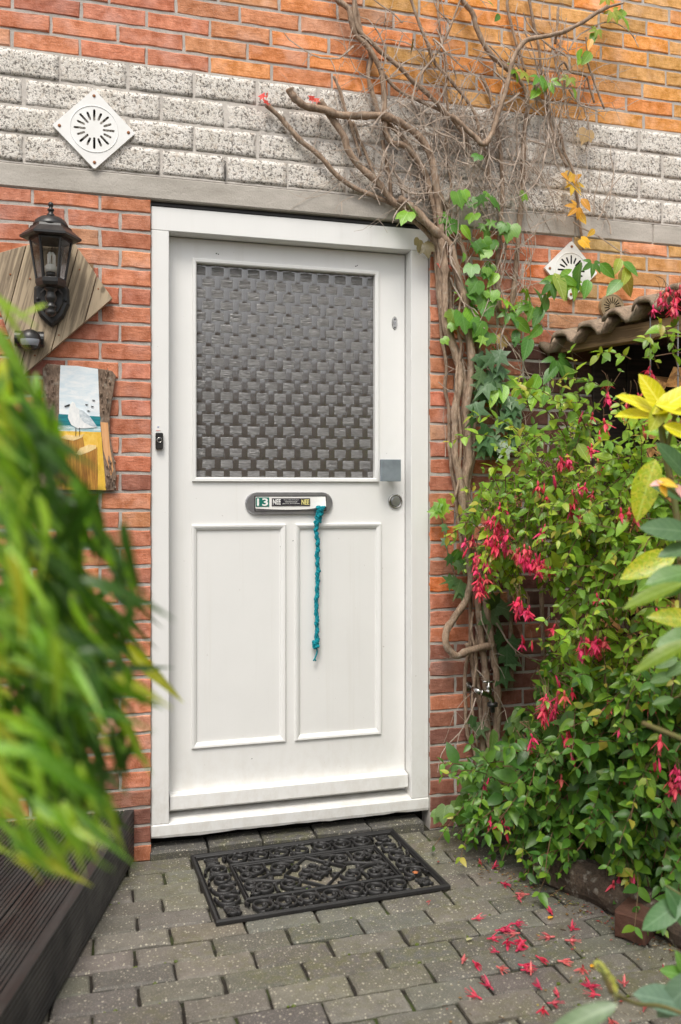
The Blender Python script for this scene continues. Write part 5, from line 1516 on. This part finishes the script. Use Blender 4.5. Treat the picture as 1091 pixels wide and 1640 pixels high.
# sprays that reach out of the mass
for x, y, dx, dz, n in ((890, 640, -.6, .25, 6), (970, 625, -.5, .2, 6), (1010, 575, -.5, .1, 6), (1040, 545, .4, .3, 6), (830, 690, -.6, .3, 6), (850, 660, -.3, .4, 6), (905, 700, -.5, .5, 6), (930, 660, -.2, .5, 6), (940, 1400, -.1, -.9, 6), (890, 1400, -.2, -.8, 6), (1000, 1395, .1, -.8, 5), (1060, 1420, .2, -.8, 5), (860, 1360, -.5, -.5, 6), (800, 1290, -.8, -.3, 6), (780, 1240, -.7, .3, 6), (790, 700, -.7, .1, 6), (870, 1440, -.2, -.6, 5), (890, 990, .2, -.8, 5), (1050, 570, .6, .1, 5), (900, 1420, -.3, -.5, 5), (925, 1430, -.2, -.6, 5), (965, 1425, -.1, -.6, 5), (1030, 1425, .0, -.7, 6), (1045, 1440, .1, -.6, 5), (985, 1440, -.1, -.5, 5), (855, 1400, -.4, -.4, 5), (1075, 1450, .1, -.6, 5), (1082, 600, .3, -.2, 5), (1075, 545, .4, .2, 5), (1020, 720, -.3, .3, 6), (1000, 720, -.5, .2, 6), (1060, 735, .2, .3, 6), (960, 660, -.5, .2, 6),  (1055, 590, -.3, .2, 6), (940, 690, -.3, .3, 6), (910, 690, -.3, .4, 6), (1000, 660, .3, -.2, 5), (1085, 560, -.4, .2, 6), (820, 1345, -.5, -.5, 5), (840, 1385, -.4, -.5, 5), (880, 1440, -.2, -.5, 5), (945, 1440, .0, -.5, 5), (1010, 1440, .0, -.6, 5)):
    SPR.append(spray(D(x, y, zfront(x, y)-.02), V((dx, -.25, dz)), R.uniform(.18, .26), n, .040, G_TOP if y < 1100 else G_LOW, G_TIP))
for k in range(46):                                        # limbs from the root up and over
    P = R.choice(SPR); e = P[0]; b = ROOT+V((R.gauss(0, .05), R.gauss(0, .10), 0))
    rel = (b-S0).dot(sev)
    if rel > -.07: b = b-sev*(rel+.07)
    m1 = b.lerp(e, .45)+V((R.gauss(.05, .05), R.gauss(0, .05), .22*(e.z > .4)))
    rel = (m1-S0).dot(sev)
    if rel > -.06: m1 = m1-sev*(rel+.06)
    pts = smooth_path([b, b.lerp(m1, .5)+V((R.gauss(0, .02), R.gauss(0, .02), .03)), m1, e], 4)
    if k < 26:
        m = MB(); m.tube(pts, [.0055*(1-.75*i/(len(pts)-1)) for i in range(len(pts))], 6, jit=.1); m.obj('branch', M['stem_red'], bush, smooth=True)
    else: BR.tube(pts, [.0035*(1-.75*i/(len(pts)-1)) for i in range(len(pts))], 5, cap=False)
tag(BR.obj('branchlets', M['stem_red'], bush), kind='stuff')
cand.sort(key=lambda c: (c[0]-CAM).dot(V((_s, _c, 0)))/max(.02, c[3])*.02+R.random()*.9)
for i, (p, ax, up, L, col) in enumerate(cand):
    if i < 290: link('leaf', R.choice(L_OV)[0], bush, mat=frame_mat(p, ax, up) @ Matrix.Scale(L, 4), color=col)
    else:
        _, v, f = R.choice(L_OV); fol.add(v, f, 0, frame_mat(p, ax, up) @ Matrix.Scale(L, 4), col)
tag(fol.obj('foliage', M['leaf_s'], bush, smooth=True), kind='stuff')
# hanging flowers
def flower_geo(opened, rng, lying=False):
    m = MB()
    def pet(base, dirv, L, w, bend, n=4):
        vs = [V(base)]; d = V(dirv).normalized(); side = d.cross(V((0, 0, 1)))
        side = side.normalized() if side.length > .05 else V((1, 0, 0))
        out = side.cross(d); q = V(base); P = []
        for i in range(1, n+1):
            t = i/n; q = q+d*(L/n); d = (d+bend*.25).normalized(); ww = w*math.sin(PI*min(.97, .12+t*.86))*.5
            P += [q+side*ww+out*ww*.35, q, q-side*ww+out*ww*.35]
        vs += P; fs = [(0, 1, 2), (0, 2, 3)]
        for i in range(n-1): a = 1+3*i; fs += [(a, a+3, a+4, a+1), (a+1, a+4, a+5, a+2)]
        m.add(vs, fs)
    m.tube([(0, 0, 0), (.001, .001, -.006), (0, 0, -.014)], [.0022, .0032, .0030], 6)
    for k in range(4):
        a = PI/2*k+rng.uniform(-.2, .2); o = V((math.cos(a), math.sin(a), 0)); sp = rng.uniform(.25, .5) if not opened else rng.uniform(.55, 1.1)
        pet(V((0, 0, -.013))+o*.002, V((o.x*sp, o.y*sp, -1)), .029, .0075, o*.5*opened+V((0, 0, .25*opened)))
    for k in range(4):
        a = PI/2*k+PI/4; o = V((math.cos(a), math.sin(a), 0)); pet(V((0, 0, -.014))+o*.0015, V((o.x*.25, o.y*.25, -1)), .015, .009, V((0, 0, 0)), 3)
    for k in range(4):
        a = rng.uniform(0, 2*PI); m.tube([(0, 0, -.02), (.003*math.cos(a), .003*math.sin(a), -.034), (.005*math.cos(a), .005*math.sin(a), -.042-rng.uniform(0, .008))], [.0005, .0005, .0007], 4, cap=False)
    return m
FL = [flower_geo(o, R).mesh('flower', M['petal'], True) for o in (0, 0, .3, .6, 1.0, .8)]
bud = MB(); bud.lathe([(.0006, .0), (.0022, -.004), (.0026, -.012), (.0044, -.020), (.0042, -.030), (.0006, -.041)], 8)
BUD = bud.mesh('flower_bud', M['petal'], True)
RED_P = [(.88, .06, .115), (.84, .045, .16), (.88, .10, .13), (.84, .07, .20)]
PINKISH = [(.80, .18, .14), (.78, .14, .13)]
PED = MB()
FLW = [(975, 632, 3), (940, 668, 2), (902, 742, 3), (935, 715, 2), (1028, 640, 2), (918, 800, 5), (1008, 822, 2), (748, 882, 2), (800, 842, 6), (792, 872, 7), (806, 878, 5), (766, 930, 4), (773, 920, 2), (826, 888, 3), (854, 900, 6), (864, 908, 5), (834, 970, 5), (828, 978, 2), (846, 1028, 2), (852, 1036, 1), (938, 1032, 5), (956, 1034, 5), (878, 1130, 6), (870, 1144, 4), (906, 1178, 4), (914, 1206, 2), (1052, 1235, 3), (1082, 1262, 5), (992, 1414, 4), (1016, 1410, 2), (802, 1328, 3), (784, 1252, 2), (1053, 985, 1), (1078, 492, 5), (1046, 490, 2), (956, 745, 1), (940, 800, 2), (890, 1010, 1), (958, 958, 1), (994, 1170, 1), (1022, 1200, 1), (1058, 1210, 2), (972, 1130, 1), (890, 1090, 1), (915, 1112, 1), (757, 870, 2), (790, 840, 2), (915, 1475, 2), (956, 1468, 1), (1008, 822, 1), (1030, 690, 1), (900, 1250, 1), (878, 800, 1), (862, 858, 2), (880, 905, 2), (985, 905, 1), (770, 945, 3), (835, 900, 3), (845, 880, 2), (812, 858, 3), (895, 1115, 3), (885, 1150, 3), (842, 985, 3), (930, 1045, 3), (1086, 1240, 3), (960, 680, 2), (1068, 480, 3), (1085, 470, 2), (922, 818, 2), (755, 900, 3), (778, 905, 3), (800, 815, 2), (980, 1420, 2), (1000, 640, 2), (1040, 600, 2), (890, 760, 2), (870, 780, 2), (1040, 1130, 2), (1000, 1240, 2), (850, 1190, 2)]
for x, y, k in FLW:
    for j in range(k+1 if k > 2 else k):
        xx, yy = x+R.gauss(0, 5.5 if k > 1 else 1), y+R.gauss(0, 7 if k > 1 else 1)
        z = zfront(xx, yy)-R.uniform(.03, .10)
        p = D(xx, yy-10, z)
        if p.y > -.05: p.y = -.06
        if (p-S0).dot(sev) > -.06: p = p-sev*((p-S0).dot(sev)+.07)
        if p.z < .05: p.z = .05
        s = R.uniform(.85, 1.25)
        tilt = Matrix.Rotation(R.gauss(0, .22), 4, 'X') @ Matrix.Rotation(R.gauss(0, .22), 4, 'Y') @ Matrix.Rotation(R.uniform(0, 6.3), 4, 'Z')
        isb = R.random() < .25
        link('flower_bud' if isb else 'flower', BUD if isb else R.choice(FL), bush, mat=Matrix.Translation(p) @ tilt @ Matrix.Scale(s, 4), color=jcol(PINKISH if R.random() < .12 else RED_P))
        t = p+V((R.gauss(0, .012), R.gauss(.012, .012), R.uniform(.03, .06)))
        PED.tube([p, p.lerp(t, .5)+V((0, -.004, .006)), t], .0007, 4, cap=False)
tag(PED.obj('flower_stalks', M['stem_red'], bush), kind='stuff')

# ================================================================== SPOTTED LAUREL at the right edge
lau = thing('spotted_laurel', 'spotted laurel shrub with big yellow speckled leaves at the right edge', 'shrub', (1.22, -1.65, 0))
BASES = {}
def bl(lib, x, y, dep, s, ang, col, par=lau, ny=-.7, nz=.7, roll=0):
    p = D(x, y, dep); a = math.radians(ang); r_, u_ = V((_c, -_s, 0)), V((0, 0, 1)); f_ = V((_s, _c, 0))
    ax = (r_*math.cos(a)-u_*math.sin(a)-f_*.15).normalized(); L = s*dep/FPX
    n = (-f_*abs(ny)+u_*nz+r_*roll).normalized()
    put(par, lib, p-ax*L*.45, ax, n, L, col); BASES.setdefault(par.name, []).append(p-ax*L*.44)
def stalks(par, nodes, mat, lim=.5):
    m = MB()
    for b in BASES.get(par.name, []):
        q = min(nodes, key=lambda s: (s-b).length)
        if .004 < (q-b).length < lim: m.tube([b, b.lerp(q, .5)+V((0, 0, -.008)), q], .0016, 5, cap=False)
    tag(m.obj('leaf_stalks', mat, par), kind='stuff')
NODES = []
Y1 = (.66, .64, .012); Y2 = (.36, .47, .02); GM = (.10, .22, .045); GD = (.055, .13, .04); OL = (.15, .24, .015)
for x, y, dep, s, ang, col, lib, nz, roll in [(1030, 648, 2.0, 84, 205, Y1, L_BIGP, .8, 0), (1048, 632, 1.98, 74, 235, (.68, .66, .015), L_BIGP, .5, -.3), (1080, 640, 1.96, 90, -35, Y1, L_BIGP, .8, .2), (1026, 664, 2.0, 76, 185, (.60, .60, .015), L_BIGP, 1.0, 0), (1056, 662, 1.97, 60, 120, (.42, .48, .03), L_BIGP, .4, 0), (1090, 655, 1.95, 90, 10, (.62, .62, .015), L_BIGP, .7, .2), (1088, 690, 1.95, 60, 20, Y1, L_BIGP, .4, 0),
    (1036, 778, 1.98, 104, 112, Y2, L_BIG, .3, -.3), (1045, 902, 1.95, 96, 160, Y2, L_BIG, .35, 0), (1075, 848, 1.7, 92, 188, (.08, .17, .07), L_BIGP, .35, 0), (1085, 990, 1.85, 80, 190, Y2, L_BIG, .35, .1), (1078, 922, 1.6, 84, 170, GM, L_BIGP, .7, 0), (1085, 935, 1.62, 70, 150, GM, L_BIGP, .6, 0), (1090, 880, 1.7, 70, 170, (.10, .19, .085), L_BIGP, .8, 0), (1052, 948, 1.45, 112, 164, OL, L_BIG2, 1.2, 0), (1068, 1042, 1.45, 110, 163, OL, L_BIG2, 1.0, 0), (1098, 1020, 1.6, 90, 170, GM, L_BIGP, .7, 0),
    (1070, 1060, 1.95, 40, 160, GM, L_BIGP, .5, 0), (1062, 1085, 1.95, 40, 165, GM, L_BIGP, .5, 0), (1064, 1122, 1.95, 36, 170, GM, L_BIGP, .6, 0), (1086, 1070, 1.95, 44, 150, GM, L_BIGP, .5, 0), (1088, 790, 1.8, 80, 200, GD, L_BIGP, .5, 0), (1082, 740, 1.9, 80, 230, GD, L_BIGP, .5, 0)]:
    bl(lib, x, y, dep, s, ang, col, lau, -.7, nz, roll)
m = MB()
for pts, r in (([(1092, 900, 1.98), (1080, 800, 2.0), (1066, 730, 2.0), (1058, 672, 1.99)], .0075), ([(1100, 1180, 2.0), (1096, 1000, 2.0), (1090, 880, 1.98)], .009), ([(1066, 730, 2.0), (1075, 690, 1.98), (1082, 660, 1.96)], .005), ([(1030, 1158, 1.7), (1060, 1170, 1.66), (1110, 1190, 1.6)], .005), ([(1112, 1560, 1.98), (1110, 1400, 1.95), (1100, 1180, 2.0)], .010), ([(1140, 1300, 1.62), (1132, 1000, 1.55), (1126, 850, 1.66), (1122, 740, 1.8)], .007)):
    NODES += smooth_path([D(*q) for q in pts], 6); m2 = MB(); m2.tube(smooth_path([D(*q) for q in pts], 4), r, 8, jit=.06); m2.obj('stem', M['stem_green'], lau, smooth=True)
for x, y, c, s, ang in ((1052, 774, (.80, .42, .40), 22, 170), (1068, 774, (.72, .50, .03), 36, 10), (1088, 785, (.80, .45, .42), 26, 60), (1062, 784, (.70, .46, .03), 26, 60)):
    bl(L_OV, x, y, 1.7, s, ang, c)
stalks(lau, NODES, M['stem_green'])
# low plant in the lower right corner, close to the lens
low = thing('corner_shrub', 'out of focus broad leaved plant in the lower right corner before the pavers', 'plant', (.98, -1.72, 0))
for x, y, dep, s, ang, col, nz, roll in [(1068, 1602, 1.55, 100, 200, (.13, .22, .15), .9, .1), (1092, 1590, 1.55, 100, 140, (.12, .20, .13), .7, .1), (1066, 1462, 1.75, 84, 150, (.08, .20, .07), .5, -.2), (1085, 1450, 1.75, 80, 60, (.08, .19, .07), .5, .2), (1085, 1560, 1.7, 54, 200, (.12, .28, .05), .6, 0), (1092, 1545, 1.7, 44, 250, (.12, .28, .05), .6, 0), (935, 1630, 1.25, 135, 164, (.15, .23, .12), .45, -.8)]:
    bl(L_BIG2 if x == 935 else L_BIGP, x, y, dep, s, ang, col, low, -.7, nz, roll)
NODES2 = []
for pts, r in (([(985, 1592, 1.4), (1020, 1608, 1.45), (1062, 1612, 1.5), (1110, 1630, 1.5)], .0035), ([(955, 1545, 1.42), (968, 1562, 1.42), (980, 1590, 1.42)], .0045), ([(1110, 1640, 1.5), (1120, 1800, 1.5)], .005), ([(1120, 1800, 1.5), (1128, 1600, 1.6), (1124, 1440, 1.72)], .005)):
    NODES2 += smooth_path([D(*q) for q in pts], 6); m2 = MB(); m2.tube(smooth_path([D(*q) for q in pts], 4), r, 8, jit=.1); m2.obj('stem', M['stem_green'], low, smooth=True)
for x, y, s, ang in ((962, 1548, 30, 30), (972, 1560, 26, 60), (978, 1574, 34, 80), (984, 1584, 26, 70)): bl(L_OV, x, y, 1.42, s, ang, (.42, .45, .10), low)
stalks(low, NODES2, M['stem_green'])
# small plant at the foot of the wall
wp = thing('wall_foot_plant', 'small lobed leaf plant growing at the foot of the wall right of the door', 'plant', (1.20, -.12, 0))
for x, y, s, lib in [(712, 1300, 34, L_LOBE), (702, 1306, 26, L_LOBE), (728, 1298, 36, L_LOBE), (742, 1285, 34, L_LOBE), (735, 1310, 30, L_LOBE), (752, 1248, 40, L_LOBE), (760, 1240, 34, L_LOBE), (750, 1318, 26, L_OV), (764, 1280, 30, L_LOBE), (745, 1268, 26, L_OV), (775, 1262, 36, L_LOBE), (758, 1300, 30, L_OV), (790, 1240, 40, L_LOBE), (782, 1212, 36, L_LOBE), (800, 1205, 40, L_OV), (812, 1188, 36, L_LOBE), (790, 1184, 36, L_OV), (826, 1170, 36, L_LOBE), (836, 1150, 40, L_LOBE), (818, 1222, 40, L_LOBE)]:
    wl(lib, x, y, s, [(.13, .24, .06), (.10, .20, .05), (.15, .25, .07)], -.12-(R.random()*.08), None, .4, .8, wp)
for pts in (((800, 1330), (775, 1290), (740, 1290)), ((800, 1330), (780, 1270), (757, 1245)), ((805, 1330), (800, 1240), (825, 1165)), ((800, 1335), (760, 1310), (706, 1304))):
    stem(pts, 1.1, -.13, -.15, 'stem_green', wp)

# ================================================================== BAMBOO close to the lens, left
bam = thing('bamboo_plant', 'leafy green bamboo hanging into the picture at the left, out of focus', 'bamboo', (-.95, -2.1, .34))
BAMR = random.Random(5)
G_BAM = [(.22, .43, .010), (.27, .47, .010), (.15, .33, .012), (.30, .48, .012), (.18, .40, .010), (.09, .23, .010), (.42, .49, .018)]
BMASK = [(-60, 600), (10, 620), (35, 690), (48, 790), (84, 845), (130, 895), (168, 905), (190, 1000), (205, 1090), (225, 1150), (222, 1230), (190, 1300), (185, 1360), (150, 1360), (90, 1400), (20, 1390), (-60, 1360)]
nl = 0; tries = 0; BST = MB()
while nl < 720 and tries < 12000:
    tries += 1
    x, y = BAMR.uniform(-85, 180), BAMR.uniform(560, 1400)
    if not inpoly(x, y, BMASK): continue
    t = (y-560)/840
    if x > 20+130*t and BAMR.random() < .55: continue
    if y > 1270 and BAMR.random() < .35: continue
    dep = BAMR.uniform(.66, 1.02)
    ang = BAMR.gauss(58, 26)
    s = BAMR.uniform(75, 150)*.90/dep
    p = D(x, y, dep); a = math.radians(ang); r_, u_, f_ = V((_c, -_s, 0)), V((0, 0, 1)), V((_s, _c, 0))
    ax = (r_*math.cos(a)-u_*math.sin(a)+f_*BAMR.gauss(0, .35)).normalized(); L = s*dep/FPX
    n = (-f_*BAMR.uniform(.2, 1)+u_*BAMR.uniform(.2, 1)+r_*BAMR.gauss(0, .5)).normalized()
    q = p-ax*L*.55
    nl += 1
    if nl < 286: put(bam, L_LAN, q, ax, n, L, jcol(G_BAM), 'bamboo_leaf')
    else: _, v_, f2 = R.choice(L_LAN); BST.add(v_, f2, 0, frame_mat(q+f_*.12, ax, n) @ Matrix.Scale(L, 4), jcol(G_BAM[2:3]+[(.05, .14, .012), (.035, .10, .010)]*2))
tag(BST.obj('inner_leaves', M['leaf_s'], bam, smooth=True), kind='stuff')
for x, y, s, ang, dep in ((250, 1080, 150, 40, 1.15), (235, 1105, 110, 25, .85), (150, 830, 150, 62, .80), (190, 910, 130, 55, 1.0), (10, 480, 110, 20, .9), (22, 520, 90, 60, .9), (40, 500, 70, 160, .95), (200, 1010, 150, 48, .9), (215, 1190, 150, 65, .9), (180, 1330, 140, 80, .85), (30, 590, 150, 60, .85)):
    p = D(x, y, dep); a = math.radians(ang); ax = (V((_c, -_s, 0))*math.cos(a)-V((0, 0, 1))*math.sin(a)).normalized(); L = s*dep/FPX
    put(bam, L_LAN, p-ax*L*.55, ax, V((-.3, -.8, .5)), L, jcol(G_BAM), 'bamboo_leaf')
for k in range(17):
    x0 = -.95+BAMR.uniform(-.18, .18); y0 = -2.1+BAMR.uniform(-.15, .15)
    e = D(BAMR.uniform(-40, 130), BAMR.uniform(640, 1150), BAMR.uniform(.85, 1.15))
    b0 = V((x0, y0, .34)); m1 = b0.lerp(e, .6)+V((0, 0, .35))
    m = MB(); m.tube(smooth_path([b0, b0.lerp(m1, .5)+V((0, 0, .12)), m1, e], 5), [.005*(1-.7*i/15) for i in range(16)], 6); m.obj('cane', M['stem_green'], bam, smooth=True)

# ================================================================== FALLEN FLOWERS AND BITS ON THE PAVERS
fm = [flower_geo(o, R).mesh('fallen_flower', M['petal'], True) for o in (0, .1, .25, .5, .0, .7)]
for x, y in ((768, 1375), (788, 1391), (802, 1413), (848, 1432), (835, 1445), (755, 1472), (793, 1490), (804, 1491), (818, 1479), (780, 1503), (833, 1494), (843, 1506), (826, 1523), (846, 1517), (740, 1543), (757, 1538), (795, 1547), (830, 1544), (834, 1553), (850, 1562), (893, 1538), (889, 1500), (905, 1505), (868, 1585), (895, 1597), (790, 1585), (772, 1600), (870, 1612), (876, 1606), (940, 1576), (950, 1584), (962, 1594), (935, 1548), (975, 1630), (948, 1634), (1030, 1620), (885, 1465), (914, 1490), (690, 1442), (1000, 1580), (800, 1525), (858, 1530), (812, 1505), (1062, 1545)):
    p = G(x, y, .009)
    o = link('fallen_flower', R.choice(fm), None, mat=Matrix.Translation(p) @ Matrix.Rotation(R.uniform(0, 6.3), 4, 'Z') @ Matrix.Rotation(PI/2+R.uniform(-.12, .2), 4, 'Y') @ Matrix.Diagonal((*(V((R.uniform(.8, 1), R.uniform(.6, 1), R.uniform(.9, 1.15)))*R.uniform(.75, 1.05)*(.5 if x < 700 else 1)), 1)), color=jcol([(.78, .07, .12), (.80, .12, .16), (.72, .05, .12), (.80, .22, .20)]))
    tag(o, 'fallen pink fuchsia flower lying on the grey pavers', 'flower', 'fallen fuchsia flowers on the pavers')
lt = MB()
for k in range(520):                                       # crumbs of leaf and twig
    x, y = R.uniform(700, 1091), R.uniform(1380, 1640)
    if k > 170: y = 1395+R.gauss(0, 9)+(x-790)*.42; x += R.gauss(0, 6)
    if y < 1370 or y > 1660: continue
    if k <= 170 and x < 1000-(y-1380)*1.4: continue
    p = G(x, y, .004); a = R.uniform(0, 6.3); L = R.uniform(.003, .016)
    if R.random() < .5: lt.tube([p, p+V((math.cos(a)*L, math.sin(a)*L, .001))], R.uniform(.0004, .0013), 4, col=R.choice(((.16, .11, .06), (.30, .22, .12), (.08, .05, .03))))
    else: lt.add(*leaf_geo(ovate, L*.8, L*.5, .2, .1, 2), mat=frame_mat(p, (math.cos(a), math.sin(a), .1), (0, 0, 1)), col=R.choice(((.28, .16, .05), (.36, .30, .08), (.35, .06, .05), (.16, .20, .05))))
tag(lt.obj('leaf_litter', M['leaf_s']), 'crumbs of dry leaf and twig scattered on the pavers by the bush', 'litter', kind='stuff')
ms = MB()
for k in range(150):                                       # moss cushions in the joints
    r = R.randrange(2, 13); y = -.0175-.0945*r+.002; x = R.uniform(-.2, 1.1)
    if noise.noise(V((x*3.2, y*3.2, 4))) < .05: continue
    p = V((x, y+R.uniform(-.003, .003), -.005)); s = R.uniform(.003, .007)
    ms.lathe([(s, 0), (s*.9, s*.5), (s*.4, s*.9)], 6, mat=Matrix.Translation(p)); 
for k in range(len(ms.c)): ms.c[k] = (.10, .14, .02)
tag(ms.obj('moss', M['leaf_s']), 'small green moss cushions in the paving joints', 'moss', kind='stuff')
wd = thing('weed_seedling', 'tiny green seedling growing from a paving joint below the doormat', 'weed', G(490, 1427, 0))
for k, a in enumerate((20, 160, 80)): put(wd, L_OV, G(490, 1428, .006), (math.cos(math.radians(a)), -.3, .4+.2*k), (0, -.5, 1), .014, (.2, .36, .05))
for x, y, c, nm, lb_ in ((946, 1549, (.85, .42, .01), 'fallen_berry', 'bright orange petal lying among the fallen flowers'), (878, 1471, (.80, .45, .02), 'fallen_petal', 'small orange yellow petal lying near the flowering bush'), (612, 1516, (.55, .55, .30), 'fallen_leaf', 'pale curled leaf lying alone on the mossy pavers')):
    o = link(nm, L_OV[0][0], None, mat=frame_mat(G(x if x != 612 else 747, y if x != 612 else 1506, .006), (1, .4, .1), (0, 0, 1)) @ Matrix.Scale(.024, 4), color=c); tag(o, lb_, 'petal' if x != 612 else 'leaf')
o = link('rust_crumb', L_LOBE[0][0], None, mat=frame_mat(G(661, 1398, .02), (1, .2, .1), (0, 0, 1)) @ Matrix.Scale(.022, 4), color=(.60, .20, .06)); tag(o, 'small orange leaf caught on the doormat corner', 'leaf'); o.name = 'orange_leaf'

# ================================================================== unseen fence added behind the camera to darken the glass and low sky
fe = thing('unseen_fence', 'unseen brown board fence added opposite the door to shape its glass reflection', 'fence', (0, -6.2, 0))
fb = MB(); fb.box(0, .142, 0, .022, 0, 2.6, bev=.003); fbm = fb.mesh('unseen_fence_board', M['beam'])
for i in range(64): link('unseen_fence_board', fbm, fe, loc=(-4.8+.15*i, -6.2, -.03))
